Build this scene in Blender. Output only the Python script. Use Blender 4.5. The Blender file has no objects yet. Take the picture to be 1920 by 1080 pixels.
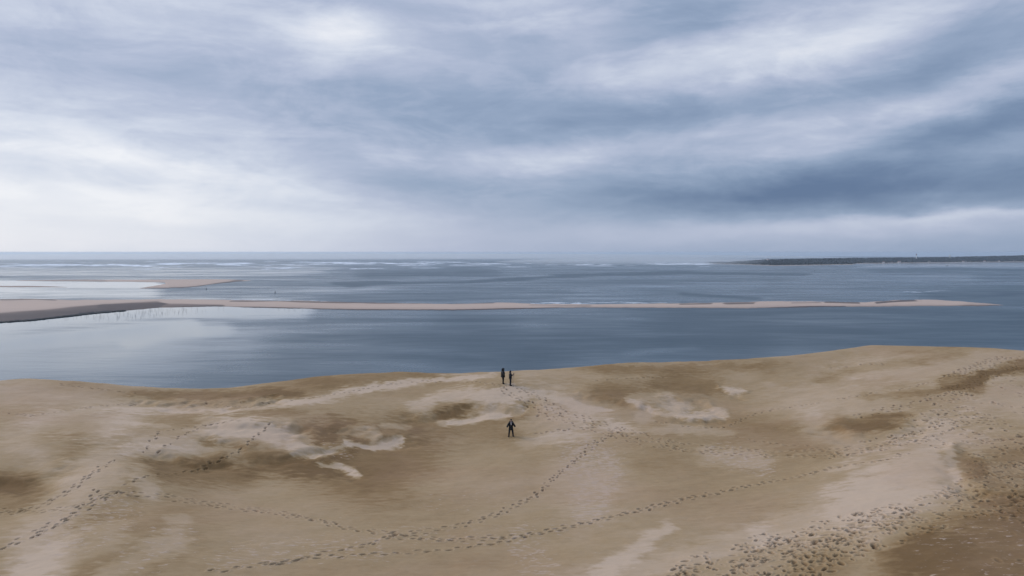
import bpy, bmesh, math, random
import numpy as np
from mathutils import Vector, Matrix

random.seed(7)
rng = np.random.default_rng(11)
scene = bpy.context.scene
col = scene.collection

# ------------------------------------------------------------------ camera
F = 1371.0                      # focal length in photo pixels (1920 wide)
CAMZ = 90.0                     # metres above the sea
PITCH = math.atan(67.3 / F)     # looking slightly down
RE = 6371000.0                  # the sea follows the curve of the earth
cam_data = bpy.data.cameras.new("camera")
cam = bpy.data.objects.new("camera", cam_data)
col.objects.link(cam)
cam.location = (0, 0, CAMZ)
cam.rotation_euler = (math.pi / 2 - PITCH, 0, 0)
cam_data.sensor_width = 36.0
cam_data.lens = 36.0 * F / 1920.0
cam_data.clip_start = 0.5
cam_data.clip_end = 120000.0
scene.camera = cam

# ------------------------------------------------------------------ render settings
scene.render.engine = 'CYCLES'
scene.cycles.use_denoising = True
scene.cycles.max_bounces = 9
scene.cycles.diffuse_bounces = 3
scene.cycles.glossy_bounces = 3
scene.cycles.volume_bounces = 8
scene.view_settings.view_transform = 'Standard'
scene.view_settings.look = 'None'
scene.view_settings.gamma = 1.0
scene.view_settings.use_curve_mapping = False
scene.view_settings.exposure = 0.0

SUN_AZ, SUN_EL = math.radians(-64), math.radians(30)

def lin(r, g, b):
    f = lambda c: (c / 255 / 12.92) if c / 255 <= .04045 else ((c / 255 + .055) / 1.055) ** 2.4
    return (f(r), f(g), f(b), 1.0)

# ------------------------------------------------------------------ small node helper
class NT:
    def __init__(self, tree):
        self.t = tree; self.n = tree.nodes; self.l = tree.links
    def new(self, typ, **kw):
        nd = self.n.new(typ)
        for k, v in kw.items(): setattr(nd, k, v)
        return nd
    def put(self, sock, v):
        if isinstance(v, bpy.types.NodeSocket): self.l.new(v, sock)
        elif v is not None: sock.default_value = v
    def m(self, op, a, b=None, c=None, clamp=False):
        nd = self.new('ShaderNodeMath', operation=op, use_clamp=clamp)
        self.put(nd.inputs[0], a)
        if b is not None: self.put(nd.inputs[1], b)
        if c is not None: self.put(nd.inputs[2], c)
        return nd.outputs[0]
    def ramp(self, fac, stops, interp='LINEAR'):
        nd = self.new('ShaderNodeValToRGB')
        cr = nd.color_ramp; cr.interpolation = interp
        while len(cr.elements) < len(stops): cr.elements.new(0.5)
        for e, (p, c) in zip(cr.elements, stops):
            e.position = p; e.color = c if len(c) == 4 else (*c, 1)
        self.put(nd.inputs[0], fac)
        return nd.outputs[0]
    def smooth(self, v, lo, hi):
        nd = self.new('ShaderNodeMapRange', interpolation_type='SMOOTHSTEP')
        self.put(nd.inputs[0], v)
        nd.inputs[1].default_value = lo; nd.inputs[2].default_value = hi
        nd.inputs[3].default_value = 0; nd.inputs[4].default_value = 1
        return nd.outputs[0]
    def noise(self, vec, scale, detail=4, rough=.55, dist=0.0):
        nd = self.new('ShaderNodeTexNoise')
        self.put(nd.inputs['Vector'], vec)
        nd.inputs['Scale'].default_value = scale; nd.inputs['Detail'].default_value = detail
        nd.inputs['Roughness'].default_value = rough; nd.inputs['Distortion'].default_value = dist
        return nd.outputs[0]
    def scale(self, vec, s, loc=(0, 0, 0), rot=(0, 0, 0)):
        nd = self.new('ShaderNodeMapping')
        self.put(nd.inputs[0], vec)
        nd.inputs[1].default_value = loc; nd.inputs[2].default_value = rot; nd.inputs[3].default_value = s
        return nd.outputs[0]
    def mix(self, f, a, b, blend='MIX'):
        nd = self.new('ShaderNodeMix', data_type='RGBA', blend_type=blend)
        self.put(nd.inputs[0], f); self.put(nd.inputs[6], a); self.put(nd.inputs[7], b)
        return nd.outputs[2]
    def attr(self, name):
        nd = self.new('ShaderNodeAttribute', attribute_name=name)
        return nd.outputs['Fac']

# ------------------------------------------------------------------ world: overcast sky
def pix_dir(px, py):
    u, v = (px - 960) / F, (540 - py) / F
    cp, sp = math.cos(PITCH), math.sin(PITCH)
    d = (u, cp + sp * v, -sp + cp * v)
    n = math.sqrt(sum(c * c for c in d))
    return tuple(c / n for c in d)

def azel(px, py):
    d = pix_dir(px, py)
    return math.atan2(d[0], d[1]), math.asin(d[2])

# clouds: (x, y, half width, half height, tilt in degrees, amount)
CLOUDS = [
    (-150, 420, 620, 110, 0, .17), (150, 455, 520, 45, 0, .11), (0, 260, 330, 60, -6, .17), (420, 330, 240, 40, -8, .07),
    (300, 395, 420, 18, -3, .12), (170, 290, 130, 12, -3, .10), (120, 355, 140, 12, -4, .10),
    (640, 55, 75, 32, 0, .19), (700, 75, 190, 40, 0, .10), (880, 5, 90, 10, 0, .12),
    (1500, 85, 240, 62, 6, .26), (1230, 140, 130, 40, 6, .16), (1690, 40, 160, 40, 10, .16), (1000, 10, 150, 40, 0, .10),
    (1290, 40, 120, 36, 4, -.17), (1800, 85, 110, 50, 30, -.14), (1400, 168, 210, 24, 4, -.16), (1250, 205, 260, 30, 3, -.12),
    (1870, 160, 190, 26, 14, .22), (1620, 218, 150, 22, 10, .14), (1560, 140, 200, 22, 4, .06),
    (1850, 240, 240, 24, 14, -.26), (1540, 350, 330, 34, 1, -.27), (1350, 375, 260, 20, 0, -.14), (1760, 340, 250, 26, 4, -.10), (1720, 285, 220, 16, 6, .12),
    (1600, 425, 420, 18, 1, .17), (1810, 406, 150, 8, 1, .16), (1720, 365, 60, 6, 0, .08),
    (1080, 285, 130, 24, 5, .14), (1500, 285, 60, 12, 5, .09), (1230, 270, 150, 12, 8, .08), (940, 310, 180, 18, 0, .08),
    (860, 215, 240, 50, -4, -.09), (720, 335, 120, 24, -4, -.11), (1150, 240, 160, 26, 6, -.08), (330, 120, 330, 40, -8, -.03), (560, 120, 300, 60, 0, .03), (250, 20, 350, 50, 0, .05),
    (560, 200, 260, 40, -6, -.04), (850, 430, 260, 40, 0, -.04), (1050, 440, 200, 40, 0, -.05),
]
world = bpy.data.worlds.new("World")
scene.world = world
world.use_nodes = True
W = NT(world.node_tree)
W.n.clear()
tc = W.new('ShaderNodeTexCoord').outputs['Generated']
sep = W.new('ShaderNodeSeparateXYZ'); W.put(sep.inputs[0], tc)
dx, dy, dz = sep.outputs
hz = W.m('SQRT', W.m('ADD', W.m('MULTIPLY', dx, dx), W.m('MULTIPLY', dy, dy)))
az = W.m('ARCTAN2', dx, dy)
el = W.m('ARCTAN2', dz, hz)
ang = W.new('ShaderNodeCombineXYZ'); W.put(ang.inputs[0], dx); W.put(ang.inputs[1], dy); W.put(ang.inputs[2], W.m('MULTIPLY', dz, 3.0))   # clouds flatten out sideways
warp1 = W.m('SUBTRACT', W.noise(ang.outputs[0], 6.0, 7, .62), .5)
warp2 = W.m('SUBTRACT', W.noise(W.scale(ang.outputs[0], (1, 1, 1), (3.7, 1.9, 2)), 7.0, 7, .62), .5)
azw = W.m('ADD', az, W.m('MULTIPLY', warp1, .13))
elw = W.m('ADD', el, W.m('MULTIPLY', warp2, .038))
total = None
wv = W.new('ShaderNodeCombineXYZ'); W.put(wv.inputs[0], azw); W.put(wv.inputs[1], elw)
for (px, py, rx, ry, tilt, amp) in CLOUDS:
    a0, e0 = azel(px, py)
    mp = W.new('ShaderNodeMapping', vector_type='TEXTURE')
    W.put(mp.inputs[0], wv.outputs[0])
    mp.inputs[1].default_value = (a0, e0, 0); mp.inputs[2].default_value = (0, 0, math.radians(tilt))
    mp.inputs[3].default_value = (rx / F * 1.2, ry / F * 1.2, 1)
    dt = W.new('ShaderNodeVectorMath', operation='DOT_PRODUCT')
    W.put(dt.inputs[0], mp.outputs[0]); W.put(dt.inputs[1], mp.outputs[0])
    g = W.m('POWER', 0.36788, dt.outputs['Value'])
    total = W.m('MULTIPLY_ADD', g, amp, 0.0 if total is None else total)
n1 = W.smooth(W.noise(W.scale(ang.outputs[0], (1, 1, .8), (1.3, .4, .7)), 4.6, 9, .60, .5), .30, .72)
n2 = W.noise(W.scale(ang.outputs[0], (1, 1, 2.2), (5.3, 2.4, 3)), 9.0, 7, .62, .2)
tex = W.m('ADD', W.m('MULTIPLY', W.m('SUBTRACT', n1, .5), .19), W.m('MULTIPLY', W.m('SUBTRACT', n2, .5), .24))
n3 = W.noise(W.scale(ang.outputs[0], (1, 1, 1.1), (2.2, 7.1, 4.4)), 7.5, 7, .58, .6)
puff = W.smooth(n3, .42, .62)            # fairly definite cloud edges
tex = W.m('ADD', tex, W.m('MULTIPLY', W.m('SUBTRACT', puff, .5), .10))
near_h = W.smooth(el, .015, .11)                       # structure dissolves in the murk at the horizon
tex = W.m('MULTIPLY', tex, W.m('ADD', W.m('MULTIPLY', near_h, .56), .18))
sunside = W.m('MULTIPLY', W.m('COSINE', W.m('SUBTRACT', az, SUN_AZ)), .19)   # clouds thinner on the sun's side
bright = W.m('ADD', W.m('ADD', W.m('ADD', total, tex), sunside), .475)
cloudcol = W.ramp(bright, [(0.0, lin(96, 118, 152)), (.25, lin(124, 144, 174)), (.45, lin(150, 167, 194)),
                           (.62, lin(180, 190, 213)), (.80, lin(210, 217, 232)), (1.0, lin(240, 242, 248))])
# overcast sky brightens towards the zenith
zen = W.m('ADD', 1.0, W.m('MULTIPLY', W.smooth(dz, .28, 1.0), 1.3))
cloudcol = W.mix(1.0, cloudcol, zen, 'MULTIPLY')
cloudcol = W.mix(1.0, cloudcol, (10, 10, 10, 1), 'MULTIPLY')   # background strength is 0.1
sky = W.new('ShaderNodeTexSky', sky_type='NISHITA', sun_disc=False)
sky.sun_elevation = SUN_EL; sky.sun_rotation = SUN_AZ % (2 * math.pi)
sky.altitude = 90
mixed = W.mix(.94, sky.outputs[0], cloudcol)
bg = W.new('ShaderNodeBackground'); W.put(bg.inputs[0], mixed); bg.inputs[1].default_value = 0.1
world.cycles.sampling_method = 'MANUAL'; world.cycles.sample_map_resolution = 512
out = W.new('ShaderNodeOutputWorld'); W.l.new(bg.outputs[0], out.inputs[0])

# ------------------------------------------------------------------ sun behind cloud
sd = bpy.data.lights.new("sun", 'SUN')
sd.energy = 1.3; sd.angle = math.radians(22); sd.color = (1.0, .95, .88)
sun = bpy.data.objects.new("sun", sd); col.objects.link(sun)
sdir = Vector((math.sin(SUN_AZ) * math.cos(SUN_EL), math.cos(SUN_AZ) * math.cos(SUN_EL), math.sin(SUN_EL)))
sun.rotation_euler = (-sdir).to_track_quat('-Z', 'Y').to_euler()
sun.location = sdir * 400 + Vector((0, 0, 90))

# ------------------------------------------------------------------ helpers
def mat(name, fn):
    m = bpy.data.materials.new(name); m.use_nodes = True
    t = NT(m.node_tree); t.n.clear()
    o = t.new('ShaderNodeOutputMaterial')
    p = t.new('ShaderNodeBsdfPrincipled'); t.l.new(p.outputs[0], o.inputs[0])
    fn(t, p); return m

def plain(name, c, rough=.8, var=.25, scale=6.0):
    def fn(t, p):
        co = t.new('ShaderNodeTexCoord').outputs['Object']
        n = t.noise(co, scale, 4)
        k = t.m('ADD', 1 - var * .5, t.m('MULTIPLY', n, var))
        t.put(p.inputs['Base Color'], t.mix(1.0, (*c, 1), k, 'MULTIPLY'))
        p.inputs['Roughness'].default_value = rough
    return mat(name, fn)

def mesh_np(name, co, quads, mat_=None, smooth=True, attrs=None):
    me = bpy.data.meshes.new(name)
    co = np.asarray(co, np.float32).reshape(-1, 3); quads = np.asarray(quads, np.int32)
    k = quads.shape[1]
    me.vertices.add(len(co)); me.vertices.foreach_set('co', co.ravel())
    me.loops.add(quads.size); me.loops.foreach_set('vertex_index', quads.ravel())
    me.polygons.add(len(quads))
    me.polygons.foreach_set('loop_start', np.arange(0, quads.size, k, dtype=np.int32))
    me.polygons.foreach_set('loop_total', np.full(len(quads), k, np.int32))
    if smooth: me.polygons.foreach_set('use_smooth', np.ones(len(quads), bool))
    for an, av in (attrs or {}).items():
        a = me.attributes.new(an, 'FLOAT', 'POINT'); a.data.foreach_set('value', np.asarray(av, np.float32).ravel())
    me.update(calc_edges=True)
    if mat_: me.materials.append(mat_)
    return me

def link(name, data, parent=None, **props):
    o = bpy.data.objects.new(name, data); col.objects.link(o)
    if parent: o.parent = parent
    for k, v in props.items(): o[k] = v
    return o

def grid_quads(nr, nc, wrap=False):
    r = np.arange(nr - 1)[:, None]; c = np.arange(nc if wrap else nc - 1)[None, :]
    c1 = (c + 1) % nc
    return np.stack([r * nc + c, r * nc + c1, (r + 1) * nc + c1, (r + 1) * nc + c], -1).reshape(-1, 4)

def project(X, Y, Z):
    """world -> photo pixel"""
    cp, sp = math.cos(PITCH), math.sin(PITCH)
    zc = Z - CAMZ
    depth = np.maximum(Y * cp - zc * sp, .5)
    up = Y * sp + zc * cp
    return 960 + F * X / depth, 540 - F * up / depth

def sea_point(px, py):
    d = pix_dir(px, py)
    a = (d[0] ** 2 + d[1] ** 2) / (2 * RE)
    disc = max(d[2] ** 2 - 4 * a * CAMZ, 0)
    t = (-d[2] - math.sqrt(disc)) / (2 * a)
    return Vector((d[0] * t, d[1] * t, CAMZ + d[2] * t))

def sea_z(x, y): return -(x * x + y * y) / (2 * RE)

# value noise on arrays (numpy), used for relief and for warping patch outlines
def vnoise(x, y, seed=0):
    xi = np.floor(x).astype(np.int64); yi = np.floor(y).astype(np.int64)
    fx = x - xi; fy = y - yi
    fx = fx * fx * fx * (fx * (fx * 6 - 15) + 10); fy = fy * fy * fy * (fy * (fy * 6 - 15) + 10)
    def h(a, b):
        n = (a * 374761393 + b * 668265263 + seed * 1442695041) & 0xffffffff
        n = ((n ^ (n >> 13)) * 1274126177) & 0xffffffff
        return ((n ^ (n >> 16)) & 0xffff) / 65535.0
    a = h(xi, yi); b = h(xi + 1, yi); c = h(xi, yi + 1); d = h(xi + 1, yi + 1)
    return (a * (1 - fx) + b * fx) * (1 - fy) + (c * (1 - fx) + d * fx) * fy - .5

def fbm(x, y, oct=4, seed=0, gain=.5):
    s = 0; a = 1
    for i in range(oct):
        s = s + a * vnoise(x * 2 ** i + 17.3 * i, y * 2 ** i - 9.1 * i, seed + i); a *= gain
    return s

def stroke(PX, PY, pts, rad, ky=1.0):
    """distance of points to a polyline, in units of rad (ky stretches the vertical)"""
    best = np.full(PX.shape, 1e9)
    if len(pts) == 1: pts = [pts[0], (pts[0][0] + .1, pts[0][1])]
    for (x0, y0), (x1, y1) in zip(pts[:-1], pts[1:]):
        y0_, y1_ = y0 * ky, y1 * ky
        vx, vy = x1 - x0, y1_ - y0_
        t = np.clip(((PX - x0) * vx + (PY * ky - y0_) * vy) / (vx * vx + vy * vy), 0, 1)
        d = np.hypot(PX - x0 - t * vx, PY * ky - y0_ - t * vy)
        best = np.minimum(best, d)
    return best / rad

def sstep(v, lo, hi):
    t = np.clip((v - lo) / (hi - lo), 0, 1); return t * t * (3 - 2 * t)

# ------------------------------------------------------------------ dune: base relief through measured points (x, y in photo, height below camera)
CREST = [(-400, 700, -14.6), (-150, 703, -14.8), (0, 709, -15), (120, 716, -15.3), (250, 727, -16), (330, 731, -16.3), (430, 730, -16.3), (520, 719, -15.8),
         (600, 709, -15.2), (700, 701, -14.8), (760, 699, -14.7), (850, 701, -14.75), (940, 700, -14.6), (1050, 693, -14.3), (1180, 683, -13.8),
         (1300, 678, -13.6), (1400, 674, -13.3), (1480, 668, -13), (1560, 658, -12.5), (1650, 645, -11.8), (1720, 638, -11.3),
         (1790, 636, -11.0), (1850, 639, -10.9), (1920, 640, -10.8), (2100, 642, -10.7), (2400, 650, -10.6)]
INNER = [(943, 720, -14.75), (958, 723, -14.85), (860, 716, -15.1), (1050, 712, -14.8), (760, 714, -15.2), (900, 745, -15.6), (800, 750, -15.9), (980, 762, -16.1), (870, 790, -17.0),
         (960, 822, -17.5), (1000, 800, -16.9), (960, 880, -17.6), (900, 950, -17.3), (900, 1080, -16.9), (650, 870, -17.9), (1150, 850, -17.3), (1250, 900, -17.2),
         (1450, 1000, -16.6), (1250, 1080, -16.3), (1600, 960, -15.8), (1700, 900, -15.5), (1775, 865, -15.0), (1900, 870, -15.2), (1500, 870, -16.6), (1400, 830, -16.8),
         (1250, 800, -16.5), (1130, 780, -16.3), (1640, 800, -15.5), (1560, 770, -15.3), (1500, 740, -15.2), (1350, 740, -15.6), (1250, 720, -15.0), (1150, 735, -15.2), (1700, 720, -13.8),
         (1800, 690, -12.8), (1900, 670, -12.1), (1600, 690, -13.6), (1450, 700, -14.2), (1850, 760, -14), (1900, 800, -14.5), (1400, 1060, -16), (1650, 1000, -15.4),
         (1850, 960, -15), (1900, 1070, -15.2), (1700, 1080, -15.5), (225, 875, -16.2), (225, 905, -16.25), (120, 930, -16.8), (0, 970, -17.1), (60, 1060, -16.6), (200, 1000, -16.3), (400, 1000, -16.8),
         (300, 940, -16.8), (600, 980, -17.3), (0, 910, -17.3), (100, 840, -16.2), (0, 840, -16.3), (60, 780, -15.9), (0, 745, -15.7), (200, 765, -16.3),
         (300, 750, -16.7), (400, 755, -16.5), (500, 740, -16.0), (650, 728, -15.5), (400, 797, -16.3), (490, 791, -16.1), (600, 792, -16.4), (450, 840, -17.0), (330, 880, -17.4),
         (500, 885, -17.9), (580, 850, -17.3), (620, 832, -17.2), (700, 812, -17.0), (700, 770, -16.2), (760, 900, -17.8),
         (500, 1080, -16.8), (200, 1080, -16.3), (-150, 850, -16.6), (-150, 1000, -16.8), (2100, 850, -14.8), (2100, 1050, -15)]

def pt_at_z(px, py, zc):
    d = pix_dir(px, py); t = zc / d[2]
    return d[0] * t, d[1] * t

P = np.array([(*pt_at_z(x, y, z), z) for x, y, z in CREST + INNER] +
             [(x, y, -16.0) for x in (-70, -35, 0, 35, 70) for y in (10, -40)] +
             [(-120, 30, -15), (120, 30, -14), (-120, 80, -14.5), (135, 80, -11)], float)
def tps(r2): return np.where(r2 > 1e-9, r2 * np.log(np.maximum(r2, 1e-9)), 0)
n = len(P)
A = np.zeros((n + 3, n + 3))
A[:n, :n] = tps((P[:, None, 0] - P[None, :, 0]) ** 2 + (P[:, None, 1] - P[None, :, 1]) ** 2) + np.eye(n) * 1.5
A[:n, n] = 1; A[:n, n + 1:] = P[:, :2]; A[n, :n] = 1; A[n + 1:, :n] = P[:, :2].T
Wt = np.linalg.solve(A, np.concatenate([P[:, 2], np.zeros(3)]))
def base_h(X, Y):
    Z = Wt[n] + Wt[n + 1] * X + Wt[n + 2] * Y
    for i in range(n):
        Z = Z + Wt[i] * tps((X - P[i, 0]) ** 2 + (Y - P[i, 1]) ** 2)
    return Z

cr_az = np.array([math.atan2(*pt_at_z(*c)) for c in CREST])
cr_d = np.array([math.hypot(*pt_at_z(*c)) for c in CREST])
def crest_d(a): return np.interp(a, cr_az, cr_d)

def dune_h(X, Y):
    """smooth dune surface, metres above the sea"""
    a = np.arctan2(X, Y); r = np.hypot(X, Y)
    dc = crest_d(a)
    rin = np.minimum(r, dc)
    k = rin / np.maximum(r, 1e-6)
    Z = base_h(X * k, Y * k)
    s = np.maximum(r - dc, 0)
    Z = Z - .62 * (np.sqrt(s * s + 5.0 ** 2) - 5.0)
    back = sstep(-Y, 0, 60)
    Z = Z * (1 - back) + (-16.0) * back
    return np.maximum(Z + CAMZ, -3.0 - r * 0.002)

def ground_point(px, py):
    d = pix_dir(px, py)
    ts = np.arange(25, 130, .05)
    X, Y, Z = d[0] * ts, d[1] * ts, CAMZ + d[2] * ts
    below = np.nonzero(Z < dune_h(X, Y))[0]
    i = below[0] if len(below) else len(ts) - 1
    return X[i], Y[i]

# ------------------------------------------------------------------ dune grid (finer where the picture is near)
fine = math.radians(38)
th = np.concatenate([np.linspace(-math.pi, -fine, 70, endpoint=False), np.arange(-fine, fine, .00122), np.linspace(fine, math.pi, 70, endpoint=False)])
rr = np.concatenate([np.linspace(.5, 28, 30, endpoint=False), np.exp(np.arange(math.log(28), math.log(104), .00150)), np.linspace(104.3, 330, 60)])
nr, nc = len(rr), len(th)
R2, T2 = np.meshgrid(rr, th, indexing='ij')
GX, GY = R2 * np.sin(T2), R2 * np.cos(T2)
# evaluate the smooth relief on a coarser lattice of the same grid, then interpolate
ci = np.unique(np.concatenate([np.arange(0, nc, 6), [nc - 1]])); ri = np.unique(np.concatenate([np.arange(0, nr, 5), [nr - 1]]))
Zc = dune_h(GX[np.ix_(ri, ci)], GY[np.ix_(ri, ci)])
tmp = np.empty((len(ri), nc))
for i in range(len(ri)): tmp[i] = np.interp(np.arange(nc), ci, Zc[i])
GZ = np.empty((nr, nc))
for j in range(nc): GZ[:, j] = np.interp(np.arange(nr), ri, tmp[:, j])
PX, PY = project(GX, GY, GZ)

# wind-carved lips: each a line in the sand with a hardened step and a scoop on the near side (height in m)
LIPS = [
    ([(770, 775), (840, 775), (880, 765), (930, 760), (985, 757), (1010, 770)], 26, .38),
    ([(560, 800), (600, 815), (620, 835), (560, 850), (480, 850)], 22, .35),
    ([(640, 800), (690, 810), (700, 822), (750, 825)], 18, .28),
    ([(620, 862), (660, 884)], 14, .18),
    ([(400, 790), (450, 793), (500, 795), (545, 800)], 16, .25),
    ([(390, 815), (470, 838)], 14, .18),
    ([(300, 850), (370, 868), (420, 860)], 16, .22),
    ([(0, 895), (50, 905), (80, 898), (120, 870)], 18, .28),
    ([(1240, 745), (1300, 750), (1345, 770), (1350, 782), (1280, 782)], 16, .26),
    ([(1090, 735), (1150, 748), (1210, 758)], 14, .22),
    ([(1795, 840), (1785, 870), (1800, 900), (1840, 915)], 20, .38),
    ([(1560, 800), (1600, 815), (1660, 812), (1720, 795)], 22, .30),
    ([(250, 745), (300, 755), (420, 752), (520, 745)], 10, .22),
    ([(215, 860), (225, 900), (215, 950)], 30, .25),
    ([(1350, 725), (1390, 735)], 8, .15),
]
wx = fbm(GX * .45, GY * .45, 3, 3) * 26; wy = fbm(GX * .45 + 40, GY * .45, 3, 8) * 12
QX, QY = PX + wx, PY + wy
for pts, rad, hgt in LIPS:
    # a soft bank whose near (camera) side drops away
    d = stroke(QX, QY, pts, rad, 2.2)
    d2 = stroke(QX, QY - 9, pts, rad, 2.2)
    GZ += hgt * .75 * np.exp(-d * d) - hgt * .95 * np.exp(-d2 * d2 * .8)
vis = sstep(R2, 24, 30) * (1 - sstep(R2, 96, 110))
GZ += vis * (.22 * fbm(GX * .09, GY * .14, 2, 5) + .07 * fbm(GX * .5, GY * .8, 3, 21) + .018 * fbm(GX * 2.2, GY * 3.4, 2, 31))
# wind ripples, low and long
GZ += vis * .010 * np.sin((GY * 1.0 + GX * .18 + 1.4 * fbm(GX * .35, GY * .35, 2, 50)) * 11.0) * sstep(fbm(GX * .12, GY * .15, 2, 60), -.1, .35)

# ------------------------------------------------------------------ footprints pressed into the sand
prnt = np.zeros((nr, nc)); rimm = np.zeros((nr, nc))
lo_r = math.log(28)
col0 = int(np.searchsorted(th, -fine)); row0 = 30
def stamp(x, y, ang, L, Wd, depth):
    r = math.hypot(x, y); a = math.atan2(x, y)
    if r < 29 or r > 102 or abs(a) > fine - .02: return
    ic = col0 + (a + fine) / .00122; ir = row0 + (math.log(r) - lo_r) / .0015
    nc_ = int(2.2 * L / (r * .00122)) + 2; nr_ = int(2.2 * L / (r * .0015)) + 2
    r0, r1 = max(int(ir) - nr_, 0), int(ir) + nr_ + 1
    c0, c1 = max(int(ic) - nc_, 0), int(ic) + nc_ + 1
    X = GX[r0:r1, c0:c1] - x; Y = GY[r0:r1, c0:c1] - y
    ca, sa = math.cos(ang), math.sin(ang)
    u = (X * sa + Y * ca) / L * 2; v = (X * ca - Y * sa) / Wd * 2
    q = np.sqrt(u * u + v * v)
    hole = np.exp(-np.power(q, 4.0))
    rim = np.exp(-((q - 1.55) / .42) ** 2)
    GZ[r0:r1, c0:c1] += -depth * hole + depth * .33 * rim
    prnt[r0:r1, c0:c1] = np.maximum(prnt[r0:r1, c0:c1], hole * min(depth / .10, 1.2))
    rimm[r0:r1, c0:c1] = np.maximum(rimm[r0:r1, c0:c1], rim * .8)

# trails: photo polyline, walkers, spread (m), depth (m), share of steps that survived the wind
TRAILS = [
    ([(245, 925), (330, 932), (430, 948), (520, 962), (600, 980), (680, 997), (745, 1006)], 3, .45, .075, .85),
    ([(740, 1006), (850, 992), (930, 962), (1000, 930), (1060, 880), (1120, 832), (1175, 800)], 2, .40, .085, .85),
    ([(400, 1076), (500, 1062), (570, 1050), (640, 1047), (690, 1045), (760, 1040), (850, 1031), (940, 1020), (985, 1006)], 1, .1, .11, .95),
    ([(500, 1060), (600, 1040), (690, 1025), (740, 1006)], 2, .35, .07, .7),
    ([(740, 1006), (850, 1013), (980, 1005), (1050, 990), (1150, 970), (1250, 945), (1350, 922), (1450, 900), (1560, 876), (1650, 864), (1700, 848)], 2, .35, .10, .95),
    ([(955, 728), (985, 742), (1020, 758), (1060, 778), (1110, 797), (1200, 826), (1260, 838), (1350, 846), (1450, 850), (1560, 846), (1620, 846)], 4, .85, .09, .7),
    ([(1560, 850), (1640, 842), (1700, 822), (1780, 795), (1860, 778)], 3, .9, .11, .8),
    ([(1360, 801), (1400, 780), (1450, 768)], 1, .05, .16, 1.0),
    ([(1450, 768), (1540, 755), (1620, 742), (1700, 728), (1760, 712), (1800, 694), (1860, 674), (1930, 668)], 1, .1, .11, .8),
    ([(1780, 705), (1810, 692), (1860, 676), (1930, 664)], 3, .9, .13, .9),
    ([(1790, 740), (1820, 715), (1850, 697), (1930, 690)], 3, 1.0, .13, .9),
    ([(1610, 782), (1660, 770), (1720, 755), (1790, 735)], 2, .7, .11, .8),
    ([(0, 1028), (50, 1004), (90, 985), (170, 945), (222, 918)], 2, .7, .12, .8),
    ([(0, 962), (50, 958), (90, 942), (130, 920), (180, 885), (212, 862)], 2, .35, .11, .9),
    ([(0, 955), (70, 960), (140, 950), (200, 925), (245, 922)], 3, .5, .08, .7),
    ([(60, 1010), (110, 985), (150, 955), (200, 900)], 1, .2, .12, .8),
    ([(350, 884), (400, 870), (440, 850), (460, 835), (480, 815), (500, 796)], 1, .25, .17, 1.0),
    ([(240, 905), (300, 890), (350, 882), (400, 866)], 1, .2, .09, .7),
    ([(270, 848), (285, 828), (300, 812), (350, 802), (400, 794), (480, 790)], 1, .2, .13, .85),
    ([(300, 850), (330, 825), (370, 806), (400, 791)], 1, .2, .14, .9),
    ([(0, 772), (60, 780), (110, 772), (200, 762), (260, 756)], 2, .5, .10, .8),
    ([(400, 762), (470, 758), (560, 748), (640, 737), (720, 722), (800, 713), (900, 716), (940, 724)], 1, .3, .12, .85),
    ([(110, 722), (200, 733), (262, 741)], 1, .3, .13, .8),
    ([(1560, 689), (1600, 685), (1660, 684)], 2, .8, .12, .5),
    ([(1120, 716), (1190, 710), (1262, 706)], 1, .3, .12, .7),
    ([(1005, 815), (1060, 808), (1120, 801)], 1, .1, .10, .9),
    ([(1230, 790), (1290, 800), (1360, 801)], 1, .2, .11, .8),
    ([(1150, 800), (1210, 812), (1290, 850)], 1, .5, .09, .6),
    ([(1380, 822), (1450, 833), (1560, 838), (1640, 830)], 1, .5, .10, .7),
]
def polyline_ground(pts, step):
    g = [ground_point(*p) for p in pts]
    outp = []; carry = 0.0
    for (x0, y0), (x1, y1) in zip(g[:-1], g[1:]):
        L = math.hypot(x1 - x0, y1 - y0); d = carry
        while d < L:
            t = d / L
            outp.append((x0 + (x1 - x0) * t, y0 + (y1 - y0) * t, math.atan2(x1 - x0, y1 - y0))); d += step
        carry = d - L
    return outp
for pts, walkers, spread, depth, keep in TRAILS:
    for w in range(walkers):
        off = (w - (walkers - 1) / 2) * spread * .8 + random.gauss(0, .06)
        side = 1; ph = random.random() * 6
        for i, (x, y, a) in enumerate(polyline_ground(pts, random.uniform(.54, .66))):
            side = -side
            if random.random() > keep: continue
            wob = off + .16 * math.sin(i * .13 + ph) * spread * 2 + side * random.uniform(.09, .16) + random.gauss(0, .04)
            x2 = x + math.cos(a) * wob + random.gauss(0, .05); y2 = y - math.sin(a) * wob + random.gauss(0, .05)
            stamp(x2, y2, a + random.gauss(0, .18), random.uniform(.30, .46), random.uniform(.13, .20), depth * random.uniform(.6, 1.4))

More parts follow.
